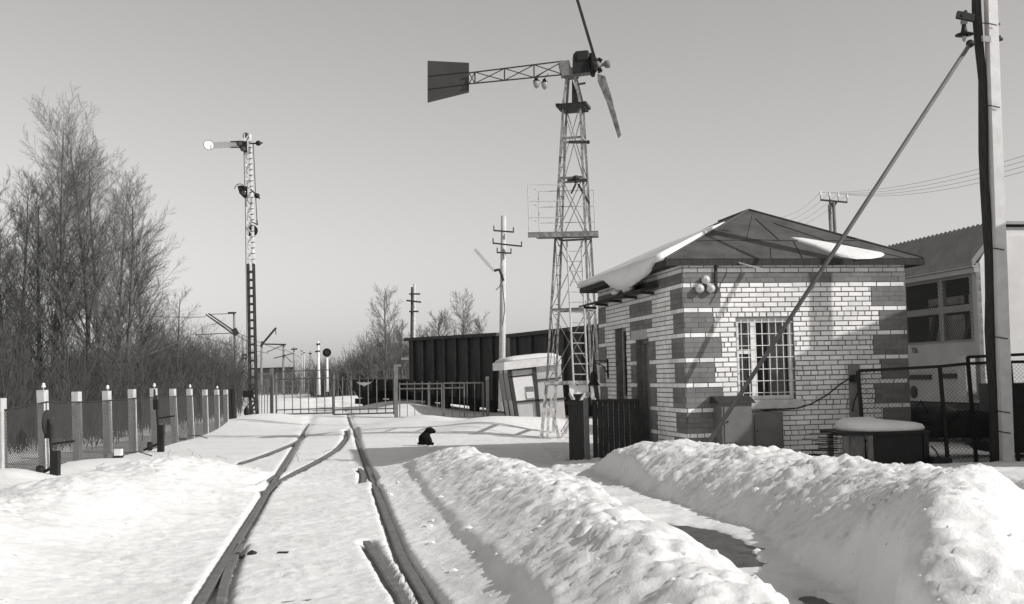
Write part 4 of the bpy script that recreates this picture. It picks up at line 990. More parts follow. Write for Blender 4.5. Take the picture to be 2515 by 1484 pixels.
for k in range(3): f += [(k * nn_ + i, k * nn_ + (i + 1) % nn_, (k + 1) * nn_ + (i + 1) % nn_, (k + 1) * nn_ + i) for i in range(nn_)]
f += [tuple(range(nn_)), tuple(3 * nn_ + i for i in range(nn_))]
b.add([p for r in rings for p in r], f); b.build('booth_snow', SNOW, None, True, label='rounded layer of snow on the booth roof', category='snow')

# ------------------------------------------------------------------ concrete pole behind the booth
yp = 40
t = thing('concrete_pole', 'pale concrete pole with three short crossarms behind the booth', 'pole', Vector((P(1232, 900, yp).x, yp, 0)))
a_, c_ = P(1232, 1010, yp), P(1237, 530, yp); MB().tube([a_, c_], [.12, .09], 12).build('shaft', CONC, t, True)
for (xa, ya, xb, yb) in ((1212, 566, 1262, 570), (1210, 597, 1282, 605), (1220, 620, 1256, 622)):
    arm = MB().bar(P(xa, ya, yp - .2), P(xb, yb, yp - .2), .05).build('crossarm', DARK, t)
    for x_, y_ in ((xa + 1, ya), (xb - 1, yb)): MB().tube([P(x_, y_, yp - .2), P(x_, y_ - 12, yp - .2)], .02, 6).build('pin', DARK, arm)
b = MB(); b.tube([P(1236, 690, yp - .22), P(1232, 675, yp - .22), P(1226, 662, yp - .22), P(1213, 665, yp - .22)], .05, 6); b.build('lamp_bracket', DARK, t)
b = MB(); b.bar(P(1166, 612, yp - .22), P(1212, 664, yp - .22), .12, .1); b.build('lamp_housing', mat('tube_lamp', .45, .5, .1), t)
b = MB(); b.tube([P(1234, 690, yp - .25), P(1226, 705, yp - .3), P(1218, 712, yp - .3)], .015, 5); b.tube([P(1234, 700, yp - .25), P(1240, 760, yp - .25), P(1234, 800, yp - .25)], .015, 5); b.build('cable', DARK, t)
t = thing('lattice_pole', 'thin dark and pale double pole with crossarms rising behind the wagon', 'pole', Vector((P(1013, 830, 75).x, 75, 0)))
MB().tube([P(1015, 960, 75), P(1018, 697, 75)], [.11, .08], 8).build('shaft', CONC, t, True); MB().tube([P(1009, 960, 74.8), P(1012, 705, 74.8)], [.09, .07], 8).build('dark_shaft', DARK, t, True)
for (xa, ya, xb, yb) in ((1005, 722, 1032, 722), (998, 738, 1034, 742), (1005, 765, 1028, 765)): MB().bar(P(xa, ya, 74.7), P(xb, yb, 74.7), .1).build('crossarm', DARK, t)

# ------------------------------------------------------------------ wagons
GWM = mat('wagon_black', .036, .75, .5, 2.2, streak=(1, 1, .25)); GWL = mat('wagon_rib', .042, .7, .4, 3)
def wagon(name, label, pts, yA, yB, depth, ribs, rim, group):
    """pts: left/right ends of top and bottom edges in view; yA,yB their distances"""
    (xa, yat, yab), (xb, ybt, ybb) = pts
    A = P(xa, yab, yA); B = P(xb, ybb, yB); At = P(xa, yat, yA); Bt = P(xb, ybt, yB)
    A.x = At.x; B.x = Bt.x
    dvec = (B - A); dvec.z = 0; dvec.normalize(); nvec = Vector((-dvec.y, dvec.x, 0))
    if nvec.y < 0: nvec = -nvec
    t = thing(name, label, 'wagon', (A + B) / 2 * 1.0, group)
    MB().hexa([A, B, B + nvec * depth, A + nvec * depth, At, Bt, Bt + nvec * depth, At + nvec * depth]).build('body', GWM, t)
    for i in range(ribs):
        k = (i + .5) / ribs; p0 = A.lerp(B, k); p1 = At.lerp(Bt, k)
        MB().hexa([p0 - dvec * .12 - nvec * .12, p0 + dvec * .12 - nvec * .12, p0 + dvec * .12 - nvec * .002, p0 - dvec * .12 - nvec * .002, p1 - dvec * .1 - nvec * .1, p1 + dvec * .1 - nvec * .1, p1 + dvec * .1 - nvec * .002, p1 - dvec * .1 - nvec * .002]).build('rib', GWL, t)
    if rim: MB().bar(At - dvec * .15 - nvec * .1 + UZ * .05, Bt + dvec * .1 - nvec * .1 + UZ * .05, .25, .16).build('top_rim', GWL, t)
    zu = A.z
    MB().hexa([A - UZ * .45 + nvec * .4, B - UZ * .45 + nvec * .4, B - UZ * .45 + nvec * (depth - .4), A - UZ * .45 + nvec * (depth - .4), A - UZ * .01 + nvec * .1, B - UZ * .01 + nvec * .1, B - UZ * .01 + nvec * (depth - .1), A - UZ * .01 + nvec * (depth - .1)]).build('underframe', BLACK, t)
    for k in (.16, .34, .66, .84):
        c = A.lerp(B, k) + nvec * .5; c.z = A.z - .62
        MB().lathe(c, -nvec, [(.4, 0), (.47, .02), (.47, .12), (.4, .14), (.1, .16), (0, .16)], 18).build('wheel', BLACK, t)
    return t
wg = wagon('gondola_wagon', 'dark open goods wagon with vertical ribs behind the gate', [(1004, 836, 962), (1226, 824, 985)], 61, 53, 3.0, 8, True, 'goods wagons')
wagon('gondola_wagon', 'dark goods wagon half hidden behind the tower and booth', [(1252, 828, 985), (1500, 802, 1000)], 52, 43.5, 3.0, 6, True, 'goods wagons')
t = wagon('flat_wagon', 'low black flat wagon seen through the right leaf of the gate', [(866, 930, 958), (1003, 932, 962)], 66, 62.5, 2.6, 4, False, 'goods wagons')
MB().bar(P(880, 985, 64.5), P(1000, 990, 62), .5, .3).build('bogie', BLACK, t)
for i, (xa, ya, xb, yb) in enumerate(((985, 878, 1004, 884), (968, 895, 985, 900))):
    MB().prism([P(xa, ya, 60), P(xb, ya, 60), P(xb, yb, 60), P(xa, yb, 60)], (0, .05, 0)).build('track_sign', WHITEP, None, label=['small white plate on a post left of the ribbed wagon, the upper one', 'small white plate on a post left of the ribbed wagon, the lower one'][i], category='sign')

# ------------------------------------------------------------------ gate
gl, gr_ = P(668, 1022, 54.5), P(973, 1028, 49); 
gate = thing('track_gate', 'two-leaf grey bar gate across the track with a white winged emblem', 'gate', (gl + gr_) / 2)
GP = mat('gate_grey', .17, .6, .2, 5)
def gpt(x, y):
    k = (x - 668) / 305; Yy = 54.5 + (49 - 54.5) * k
    return P(x, y, Yy)
for xa, ya, yb in ((668, 905, 1024), (973, 895, 1030)): MB().bar(gpt(xa, yb), gpt(xa - 1, ya), .15 if xa > 900 else .14, .14).build('gate_post', GP, gate)
for (xL, xR) in ((678, 817), (820, 967)):
    fr_ = MB()
    for ya, yb, w_ in ((913, 908, .035), (932, 928, .04), (1007, 1003, .05), (1018, 1014, .06)): fr_.bar(gpt(xL, ya), gpt(xR, yb), w_)
    for x_ in (xL, xR): fr_.bar(gpt(x_, 913), gpt(x_ + 1, 1018), .07)
    leaf = fr_.build('gate_leaf', GP, gate)
    n_ = 7
    for i in range(1, n_): x_ = xL + (xR - xL) * i / n_; MB().bar(gpt(x_, 925), gpt(x_ + 1, 1015), .038).build('gate_bar', GP, leaf)
wing = [(872, 939), (895, 941), (905, 938), (915, 943), (890, 948), (898, 938)]
b = MB(); 
wl = [(876, 938), (884, 939), (892, 939.5), (895, 938), (898, 939.5), (906, 939), (914, 937), (908, 942.5), (902, 945), (897, 947), (895, 950), (893, 947), (887, 945), (882, 943)]
b.prism([gpt(x, y) - Vector((0, .09, 0)) for x, y in wl], (0, .03, 0)); b.build('winged_emblem', WHITEP, gate)
# low fence with wicket
wk = thing('wicket_fence', 'low grey bar fence with a wicket between gate and booth', 'fence', P(1088, 1030, 48.7))
def wpt(x, y): return P(x, y, 49 - (x - 980) / 217 * .7)
for xa in (981, 1052, 1085, 1090, 1140, 1187): MB().bar(wpt(xa, 940), wpt(xa + 1, 1030), .05).build('post', GP, wk)
MB().bar(wpt(1197, 925), wpt(1198, 1032), .14, .14).build('end_post', mat('post_grey', .22, .8, .15), wk)
for xa, ya, xb, yb in ((981, 943, 1085, 942), (1090, 941, 1188, 940), (981, 955, 1085, 954), (1090, 953, 1140, 952), (981, 1026, 1085, 1026), (1090, 1026, 1188, 1025)): MB().bar(wpt(xa, ya), wpt(xb, yb), .055).build('rail', GP, wk)
for i in range(11):
    x_ = 1000 + i * 18.4
    if abs(x_ - 1088) > 6: MB().bar(wpt(x_, 937), wpt(x_ + .5, 1028), .028).build('picket', GP, wk)
lf = thing('corner_fence', 'short piece of dark bar fence between the signal mast and the gate', 'fence', P(650, 1020, 55))
for x_ in (636, 643, 650, 657, 664): MB().bar(P(x_, 948, 55.2), P(x_, 1026, 55.2), .035).build('picket', GP, lf)
MB().bar(P(632, 948, 55.2), P(668, 947, 55.2), .05).build('rail', GP, lf); MB().bar(P(632, 920, 57), P(668, 918, 57), .05).build('rail', GP, lf)

# ------------------------------------------------------------------ left fence
bx_ = [(3, 1185), (112, 1166), (193, 1142), (267, 1127), (328, 1113), (383, 1100), (431, 1087), (471, 1077), (506, 1065), (534, 1055), (556, 1047)]
tops = [(0, 978), (104, 958), (188, 962), (262, 960), (324, 956), (377, 954), (424, 955), (465, 955), (503, 957), (532, 957), (554, 957)]
fence = thing('netting_fence', 'row of pale concrete posts carrying dark wire netting along the left', 'fence', G(*bx_[5]))
FP_ = []
for i, (bb, tt) in enumerate(zip(bx_, tops)):
    g_ = G(*bb); g_.x = -8.72 - .083 * (g_.y - 19.8) if i < 9 else g_.x
    g_ = P(bb[0], bb[1], g_.y); tpp = P(tt[0], tt[1], g_.y); FP_.append((g_, tpp))
    lo = Vector((g_.x, g_.y, g_.z - .25)); ww, dd = .066, .11
    b = MB(); b.hexa([lo + Vector(v) for v in ((-ww, -dd, 0), (ww, -dd, 0), (ww, dd, 0), (-ww, dd, 0))] + [tpp + Vector(v) for v in ((-ww, -dd, 0), (ww, -dd, 0), (ww, dd, 0), (-ww, dd, 0))])
    pst = b.build('post', CONC, fence)
    if i in (1, 3, 5, 7, 9): MB().lathe(tpp + Vector((.02, 0, .003)), (0, 0, 1), [(.012, 0), (.012, .04), (.035, .045), (.04, .07), (.025, .09), (.03, .115), (0, .13)], 10).build('insulator', WHITEP, pst, True)
for i in range(len(FP_) - 1):
    (a0, a1), (c0_, c1_) = FP_[i], FP_[i + 1]; off = Vector((.069, 0, 0))
    u_ = a0.lerp(a1, .86) + off; v_ = c0_.lerp(c1_, .86) + off
    b = MB(); b.add([a0 + off - UZ * .15, c0_ + off - UZ * .15, v_, u_], [(0, 1, 2, 3)]); b.build('netting', FNET, fence)
    MB().tube([u_ + Vector((.012, 0, 0)), (u_ + v_) / 2 + Vector((.012, 0, -.01)), v_ + Vector((.012, 0, 0))], .014, 5).build('tension_wire', DARK, fence)
for xa in (565, 575):
    MB().bar(P(xa, 955, 45), P(xa + 2, 1045, 45), .12, .2).build('end_post', WOODD, fence)
g0, g1 = FP_[0][0], FP_[0][1]
b = MB(); b.add([g0 + Vector((.3, -3.5, -.1)), g0 - UZ * .1, g1 - UZ * .2, g1 + Vector((.3, -3.5, -.2))], [(0, 1, 2, 3)]); b.build('netting', FNET, fence)
# insulated lamp boxes on the ground
for i, (xa, ya, s_) in enumerate(((291, 1130, 1.0), (449, 1080, .95))):
    g_ = G(xa, ya); t = thing('track_box', ['white cable box by the fence foot, the nearer one', 'white cable box by the fence foot, the farther one'][i], 'box', g_)
    z_ = max(0, gz(g_.x, g_.y)); o_ = Vector((g_.x, g_.y, z_))
    MB().box(o_ + Vector((-.075, -.07, .05)), o_ + Vector((.075, .07, .19 * s_))).build('body', WHITEP, t); MB().box(o_ + Vector((-.085, -.08, -.05)), o_ + Vector((.085, .08, .048))).build('base', BLACK, t)
    MB().box(o_ + Vector((-.2, -.06, -.04)), o_ + Vector((-.1, .06, .1))).build('side_box', GREYP, t)
    MB().tube([o_ + Vector((.14, 0, .1)), o_ + Vector((.4, .1, .12)), o_ + Vector((.7, .1, .02))], .012, 5).build('cable', DARK, t)
# point levers with round targets
def switch_stand(label, gx_, gy_, h, disc, ang):
    g_ = G(gx_, gy_); g_.z = 0; t = thing('switch_stand', label, 'switch stand', g_)
    MB().box(g_ + Vector((-.06, -.07, -.2)), g_ + Vector((.08, .07, .5 * h))).build('pedestal', BLACK, t)
    MB().tube([g_ + Vector((-.06, 0, .5 * h)), g_ + Vector((-.1, 0, 1.05 * h))], .028, 8).build('spindle', BLACK, t)
    n_ = Vector((math.cos(ang), math.sin(ang), 0)); c = g_ + Vector((-.14, 0, 1.0 * h))
    o = MB(); o.lathe(c - n_ * .015, n_, [(0, 0), (disc, 0), (disc, .03), (0, .03)], 26); o.build('target_disc', DARK, t)
    MB().box(c + Vector((-.02, -.06, -.28)), c + Vector((.09, .06, -.04))).build('lantern', BLACK, t)
    MB().tube([g_ + Vector((-.05, 0, .62 * h)), g_ + Vector((.34, .02, .66 * h))], .02, 6).build('lever', BLACK, t)
    MB().lathe(g_ + Vector((-.32, .02, .14)), (1, .2, 0), [(0, 0), (.1, .0), (.11, .03), (.11, .09), (.08, .12), (0, .12)], 16).build('counterweight', BLACK, t)
    MB().bar(g_ + Vector((-.4, .0, .05)), g_ + Vector((-.05, 0, .2)), .05).build('weight_arm', BLACK, t)
    return t
switch_stand('black point lever with a round target disc by the fence, the nearest one', 134, 1178, 1.0, .215, .05)
switch_stand('black point lever with a disc seen edge on, farther along the fence', 394, 1110, 1.3, .21, .36)

# ------------------------------------------------------------------ semaphore
ys = 54.0
sem = thing('semaphore_signal', 'tall lattice semaphore mast with one raised white arm and dark lower half', 'signal', Vector((P(623, 1022, ys).x, ys, 0)))
sb_, st_, sm_ = P(623, 1026, ys), P(608, 330, ys), P(616, 648, ys)
SW_ = mat('semaphore_white', .68, .6, .15, 3); SD = mat('semaphore_dark', .045, .7, .3, 3)
def lattice(p, q, w0, w1, n_, m, nm, dbl=False):
    b = MB()
    def cor(k, sx, sy): c = p.lerp(q, k); w = w0 + (w1 - w0) * k; return c + Vector((sx * w / 2, sy * w / 2, 0))
    for sx in (-1, 1):
        for sy in (-1, 1): b.bar(cor(0, sx, sy), cor(1, sx, sy), .075 if dbl else .06)
    b.build(nm + '_chord', m, sem)
    b = MB()
    for i in range(n_):
        k0, k1 = i / n_, (i + 1) / n_
        for sy in (-1, 1):
            b.bar(cor(k0, -1 if i % 2 else 1, sy), cor(k1, 1 if i % 2 else -1, sy), .045) if not dbl or i < 4 else None
            if dbl: MB().bar(cor(k0, -1, sy), cor(k0, 1, sy), .09).build('batten', m, sem)
        for sx in (-1, 1): b.bar(cor(k0, sx, -1 if i % 2 else 1), cor(k1, sx, 1 if i % 2 else -1), .04) if not dbl else None
    b.build(nm + '_lacing', m, sem)
lattice(sm_, st_, .27, .24, 18, SW_, 'upper_mast'); lattice(sb_, sm_, .3, .26, 19, SD, 'lower_mast', True)
MB().box(sb_ + Vector((-.32, -.3, -.3)), sb_ + Vector((.32, .3, .12))).build('foot', SD, sem)
MB().lathe(P(604, 334, ys), (0, 0, 1), [(.12, -.1), (.16, 0), (.12, .12), (0, .18)], 12).build('finial', SD, sem, True)
# arm
b = MB(); b.prism([P(524, 349, ys + .1), P(582, 347, ys - .4), P(582, 362, ys - .4), P(524, 364, ys + .1)], (.02, .04, 0)); ARMW = mat('signal_white', .88, .6); arm = b.build('signal_arm', ARMW, sem)
MB().lathe(P(513, 356, ys + .2), (.4, -.92, 0), [(0, 0), (.225, 0), (.225, .05), (0, .05)], 30).build('arm_disc', ARMW, arm); 
b = MB(); cc = P(513, 356, ys + .13); b.tube([cc + Vector((.228 * math.cos(k * PI / 16), .1 * math.cos(k * PI / 16), .228 * math.sin(k * PI / 16))) for k in range(33)], .009, 5, False); b.build('disc_rim', DARK, arm)
b = MB(); b.bar(P(566, 348, ys - .42), P(590, 347, ys - .42), .05); b.bar(P(566, 362, ys - .42), P(590, 362, ys - .42), .05); b.build('arm_edge', DARK, arm)
def spectacle(pts, lens, nm='spectacle'):
    s = MB().prism([P(x, y, ys - .42) for x, y in pts], (0, .08, 0)).build(nm, BLACK, sem)
    for x, y in lens: MB().lathe(P(x, y, ys - .43), (0, -1, 0), [(.12, 0), (.13, .03), (.09, .04), (0, .06)], 14).build('lens', mat('lens_glass', .05, .1, spec=.8), s, True)
spectacle([(580, 350), (586, 345), (606, 347), (606, 374), (600, 374), (588, 364)], [(588, 353), (597, 366)])
spectacle([(583, 457), (592, 455), (607, 458), (607, 485), (599, 486), (588, 475)], [(598, 474)])
b = MB(); cc = P(589, 464, ys - .44); b.tube([cc + Vector((.24 * math.cos(k * PI / 12), 0, .24 * math.sin(k * PI / 12))) for k in range(13)], .02, 5, False); b.build('lens_ring', DARK, sem)
for (xa, ya, xb, yb) in ((612, 353, 645, 351), (616, 465, 638, 488)):
    MB().bar(P(xa, ya, ys - .35), P(xb, yb, ys - .35), .06).build('counter_lever', BLACK, sem); MB().blob(P(xa + (xb - xa) * .68, ya + (yb - ya) * .68, ys - .35), (.14, .1, .13), 2, .05).build('counterweight', BLACK, sem)
b = MB(); b.tube([P(622, 355, ys - .3), P(628, 485, ys - .3), P(631, 545, ys - .3)], .02, 5); b.tube([P(599, 372, ys - .3), P(601, 455, ys - .3)], .018, 5); b.tube([P(602, 480, ys - .3), P(608, 1000, ys - .4)], .016, 5); b.build('wire_rod', DARK, sem)
b = MB(); b.bar(P(618, 545, ys - .3), P(633, 552, ys - .3), .05); b.bar(P(631, 540, ys - .3), P(632, 553, ys - .3), .05); b.build('crank', BLACK, sem)
MB().lathe(P(619, 567, ys + .3), (0, -1, 0), [(0, 0), (.28, 0), (.28, .06), (0, .06)], 24).build('pulley', BLACK, sem)
b = MB()
for i in range(22): k = .03 + i * .043; c = sm_.lerp(st_, k); b.bar(c + Vector((.06, -.16, 0)), c + Vector((.24, -.16, .03)), .03)
b.build('climbing_rungs', DARK, sem)
b = MB(); b.box(P(610, 968, ys - .4) + Vector((-.25, 0, -.15)), P(610, 968, ys - .4) + Vector((.2, .2, .15))); b.build('wire_box', BLACK, sem); MB().blob(P(606, 1012, ys - .6), (.15, .15, .25), 1, .2).build('wire_wheel', BLACK, sem)

# ------------------------------------------------------------------ catenary masts and far line
def mast(label, xt, yt_, xb, yb, Y, arms, wid=.32, m=CONC):
    t = thing('catenary_mast', label, 'mast', Vector((P(xb, yb, Y).x, Y, 0)), 'catenary masts')
    MB().tube([P(xb, yb + 12, Y), P(xt, yt_, Y)], [wid * .33, wid * .25], 8).build('shaft', m, t, True)
    b = MB()
    for (xa, ya, x2, y2, w_) in arms: b.bar(P(xa, ya, Y - .2), P(x2, y2, Y - .2), w_)
    b.build('cantilever', DARK, t)
mast('catenary mast with a slanting arm beside the semaphore, left of it', 575, 769, 579, 950, 95, [(505, 772, 575, 822, .1), (512, 770, 578, 815, .1), (560, 768, 580, 768, .12), (515, 772, 575, 770, .05), (480, 822, 570, 818, .06), (578, 822, 625, 850, .05), (574, 808, 582, 822, .4)], .4, mat('mast_grey', .22, .9, .15))
mast('catenary mast with a slanting arm just right of the semaphore', 643, 838, 641, 955, 130, [(640, 850, 678, 805, .2), (643, 845, 700, 846, .15), (655, 865, 690, 850, .08), (676, 806, 678, 822, .08)], .5, mat('mast_grey', .22))
mast('catenary mast farther off right of the semaphore', 697, 845, 694, 955, 140, [(690, 848, 702, 846, .2), (672, 880, 720, 868, .1), (697, 870, 716, 890, .08)], .5, mat('mast_grey', .22))
mast('thin catenary mast immediately left of the semaphore', 596, 824, 597, 960, 110, [(594, 872, 606, 872, .2), (592, 880, 606, 880, .2)], .35, mat('mast_grey', .22))
mast('dark lattice mast beside the far building', 722, 852, 722, 955, 170, [(715, 858, 730, 857, .2)], .4, mat('mast_grey', .22))
mast('slim mast between the far masts and the light signal', 762, 862, 762, 955, 160, [(758, 868, 766, 868, .15)], .35, mat('mast_grey', .22))
mast('pale twin mast far down the line, left one', 741, 857, 742, 955, 150, [(738, 862, 744, 862, .1)], .3)
mast('pale twin mast far down the line, right one', 747, 862, 747, 955, 150, [(744, 866, 750, 866, .1)], .3)
mast('white banded post left of the round-headed light signal', 781, 838, 784, 958, 80, [(777, 846, 786, 845, .12), (774, 864, 786, 862, .1)], .34, CONCW)
for wi, (xa, ya, xb, yb, Ya, Yb) in enumerate(((505, 778, 300, 770, 95, 80), (512, 776, 640, 852, 95, 130), (480, 823, 660, 868, 95, 130), (690, 852, 745, 880, 140, 200), (578, 815, 700, 862, 95, 140))):
    p, q = P(xa, ya, Ya), P(xb, yb, Yb); MB().tube([p.lerp(q, k / 8) - UZ * .5 * (k / 8) * (1 - k / 8) for k in range(9)], .025, 4).build('contact_wire', DARK, None, label='thin contact wire ' + ['running left from the slanting mast arm into the trees', 'from the slanting mast arm to the mast right of the semaphore', 'lowest, passing behind the semaphore foot', 'farthest, beyond the masts right of the semaphore', 'highest, passing behind the semaphore to the far mast'][wi], category='wire', group='contact wires')
t = thing('light_signal', 'round-headed dark light signal on a white post beyond the gate', 'signal', Vector((P(804, 950, 72).x, 72, 0)))
MB().tube([P(804, 962, 72), P(803, 878, 72)], .08, 10).build('post', CONCW, t, True)
MB().lathe(P(803, 866, 71.7), (0, -1, 0), [(0, -.1), (.2, -.1), (.27, 0), (.27, .05), (0, .06)], 22).build('head', BLACK, t)
MB().lathe(P(803, 866, 71.6), (0, -1, 0), [(.12, 0), (.13, .2), (.1, .2)], 14).build('hood', DARK, t)
t = thing('far_building', 'long low building far down the line beside the gate post', 'building', P(660, 940, 190))
MB().hexa([P(625, 960, 190), P(722, 960, 190), P(722, 960, 200), P(625, 960, 200), P(625, 908, 190), P(722, 905, 190), P(722, 905, 200), P(625, 908, 200)]).build('wall', mat('far_wall_grey', .16, .9, .2, .3), t)
MB().hexa([P(622, 908, 189), P(725, 905, 189), P(725, 905, 201), P(622, 908, 201), P(622, 904, 189), P(725, 901, 189), P(725, 901, 201), P(622, 904, 201)]).build('roof', DARK, t)

# ------------------------------------------------------------------ trees
RMIN = [.004]
def branchset(b, p, d, L, r, lev, spec, rg):
    """grow one limb and its children as three-sided tubes"""
    nseg, kids, ratio, ang, upc = spec[lev]
    pts = [p.copy()]; dd = d.copy()
    for i in range(nseg):
        wv = .018 if lev == 0 else .06; dd = (dd + Vector((rg.gauss(0, wv), rg.gauss(0, wv), rg.gauss(0, .04) + upc))).normalized(); pts.append(pts[-1] + dd * (L / nseg))
    rs = [r * (1 - .85 * i / nseg) for i in range(nseg + 1)]
    (b[0] if lev == 0 else b[1]).tube(pts, rs, 7 if lev == 0 else 3, False)
    if lev + 1 >= len(spec): return
    lo = .22 if lev == 0 else .15
    for i in range(kids):
        k = lo + (1 - lo) * (i + rg.random()) / kids; f = k * nseg; j = min(nseg - 1, int(f)); q = pts[j].lerp(pts[j + 1], f - j)
        ax = (pts[j + 1] - pts[j]).normalized(); s = ax.cross(Vector((rg.gauss(0, 1), rg.gauss(0, 1), rg.gauss(0, .3)))).normalized()
        a = math.radians(ang + rg.gauss(0, 9)); nd = (ax * math.cos(a) + s * math.sin(a)).normalized()
        ll = L * ratio * (1.1 - .68 * k if lev == 0 else 1 - .5 * k) * rg.uniform(.7, 1.2)
        branchset(b, q, nd, ll, max(RMIN[0], rs[j] * (.3 if lev == 0 else .5)), lev + 1, spec, rg)
def tree(name, label, base, H, r, spec, seed, m, group, lean=(0, 0)):
    rg = random.Random(seed); t = thing(name, label, 'tree', base, group); b = (MB(), MB())
    branchset(b, Vector(base), Vector((lean[0], lean[1], 1)).normalized(), H, r, 0, spec, rg)
    b[0].build('trunk', m, t, True); 
    me_ = bpy.data.meshes.new('crown'); me_.from_pydata(b[1].v, [], b[1].f); me_.materials.append(m); link('crown', me_, t)
    return t
TALL = [(12, 52, .36, 36, .01), (5, 15, .42, 36, .07), (3, 11, .5, 38, .06), (2, 0, 0, 0, .04)]
def gp(x, Y): p = P(x, 950, Y); p.z = -.1; return p
BT = 'bare trees behind the netting fence'
def hgt(x, y, Y): return (P(x, y, Y).z + .1) * .88
tree('bare_tree', 'tallest bare tree behind the netting fence', gp(158, 45), hgt(125, 225, 45), .14, TALL, 1, BARK, BT, (-.02, 0))
tree('bare_tree', 'tall bare tree with a forked crown right behind the tallest one', gp(215, 46), hgt(190, 265, 46), .13, TALL, 2, BARK, BT, (-.03, 0))
tree('bare_tree', 'bare tree with wide side branches, rightmost of the tall ones', gp(305, 44), hgt(310, 430, 44), .14, [(12, 56, .4, 46, .015), (5, 15, .42, 38, .06), (3, 9, .5, 36, .05), (2, 0, 0, 0, .03)], 3, BARK, BT)
tree('bare_tree', 'bare tree leaning left at the left edge of the picture', gp(60, 44), hgt(20, 420, 44), .12, TALL, 4, BARKD, BT, (-.05, 0))
tree('bare_tree', 'bare slender tree between the tallest tree and the wide one', gp(255, 48), hgt(250, 330, 48), .14, TALL, 5, BARK, BT)
tree('bare_tree', 'bare tree standing between the left-edge trees and the tallest one', gp(95, 47), hgt(85, 430, 47), .13, TALL, 7, BARKD, BT)
tree('bare_tree', 'shorter bare tree filling the gap below the slender one', gp(345, 50), hgt(350, 560, 50), .11, TALL, 9, BARKD, BT)
tree('bare_tree', 'bare tree right of the left-edge trees, lower than the tallest one', gp(125, 50), hgt(130, 330, 50), .12, TALL, 31, BARK, BT)
tree('bare_tree', 'bare tree close right of the forked one, rising behind the slender tree', gp(280, 52), hgt(280, 400, 52), .12, TALL, 32, BARK, BT)
tree('bare_tree', 'low dark bare tree in front of the left-edge trees', gp(30, 40), hgt(30, 560, 40), .1, TALL, 33, BARKD, BT)
tree('bare_tree', 'bare tree half cut by the left edge of the picture', gp(-25, 42), hgt(-25, 400, 42), .13, TALL, 6, BARKD, BT)
tree('bare_tree', 'small bare tree left of the catenary mast', gp(430, 52), hgt(432, 690, 52), .09, [(9, 30, .4, 40, .03), (4, 10, .45, 36, .06), (3, 5, .5, 36, .05), (2, 0, 0, 0, .03)], 8, BARKD, BT)
RMIN[0] = .009
SM = [(10, 44, .4, 36, .02), (4, 11, .45, 36, .07), (2, 7, .5, 36, .05), (2, 0, 0, 0, .03)]
FT = 'far bare trees behind the wagons'
tree('far_tree', 'tall pale bare tree left of the pole behind the wagon', gp(952, 95), hgt(945, 697, 95), .16, SM, 11, BARKF, FT)
tree('far_tree', 'bare tree close left of the ribbed wagon', gp(990, 98), hgt(985, 785, 98), .12, SM, 12, BARKF, FT)
tree('far_tree', 'broad bare tree behind the middle of the ribbed wagon', gp(1085, 98), hgt(1085, 765, 98), .13, [(9, 40, .5, 42, .02), (4, 14, .45, 32, .1), (2, 8, .5, 32, .08), (2, 0, 0, 0, .05)], 13, BARKF, FT)
tree('far_tree', 'tall bare tree between the wagon roofline poles, left of the booth pole', gp(1140, 92), hgt(1137, 715, 92), .14, SM, 14, BARKF, FT)
tree('far_tree', 'forked low bare tree just left of the concrete booth pole', gp(1172, 92), hgt(1182, 772, 92), .11, SM, 15, BARKF, FT, (.1, 0))
tree('far_tree', 'low bare tree behind the right end of the ribbed wagon', gp(1035, 105), hgt(1032, 800, 105), .11, SM, 16, BARKF, FT)
tree('far_tree', 'round bare tree seen between tower leg and house corner', gp(1460, 70), hgt(1462, 755, 70), .2, [(8, 34, .5, 44, .02), (4, 10, .45, 32, .06), (3, 6, .5, 32, .05)], 17, BARKF, FT)
def thicket(name, label, count, place, hfun, m, r0_, seed, twigs=12):
    rg = random.Random(seed); V = []; F = []
    def seg(p, q, ra_, rb_):
        d = (q - p); s1_ = Vector((d.y - d.z * .3, d.z * .5 - d.x, .01)).normalized(); s2_ = d.cross(s1_).normalized(); o = len(V)
        for c_, r_ in ((p, ra_), (q, rb_)):
            for k in (0, 2.09, 4.19): V.append(tuple(c_ + (s1_ * math.cos(k) + s2_ * math.sin(k)) * r_))
        for k in range(3): F.append((o + k, o + (k + 1) % 3, o + 3 + (k + 1) % 3, o + 3 + k))
    for i in range(count):
        x, y = place(rg); h = hfun(x, y, rg); p = Vector((x, y, -.1)); d = Vector((rg.gauss(0, .16), rg.gauss(0, .16), 1)).normalized()
        mid = p + d * h * .5; tip = mid + (d + Vector((rg.gauss(0, .15), rg.gauss(0, .15), 0))).normalized() * h * .5
        seg(p, mid, r0_, r0_ * .7); seg(mid, tip, r0_ * .7, r0_ * .2)
        for k in range(twigs):
            f_ = .15 + .8 * rg.random(); q = p.lerp(mid, f_ * 2) if f_ < .5 else mid.lerp(tip, f_ * 2 - 1)
            td = Vector((rg.gauss(0, 1), rg.gauss(0, 1), .9 + rg.random())).normalized(); L = h * (.12 + .2 * rg.random()) * (1.15 - f_ * .5)
            e = q + td * L; seg(q, e, r0_ * .4, r0_ * .2)
            for w_ in range(2):
                td2 = (td + Vector((rg.gauss(0, .5), rg.gauss(0, .5), .3))).normalized(); q2 = q.lerp(e, .3 + .5 * rg.random()); seg(q2, q2 + td2 * L * .5, r0_ * .3, r0_ * .15)
    me_ = bpy.data.meshes.new(name); me_.from_pydata(V, [], F); me_.materials.append(m)
    link(name, me_, None, kind='stuff', label=label, category='bushes')
def pl1(rg):
    y = rg.uniform(28, 62); k = (y - 28) / 34
    xr = -9.7 - .1 * (y - 28) - .5; return (xr - abs(rg.gauss(0, 5.5)) - rg.random() * 3, y)
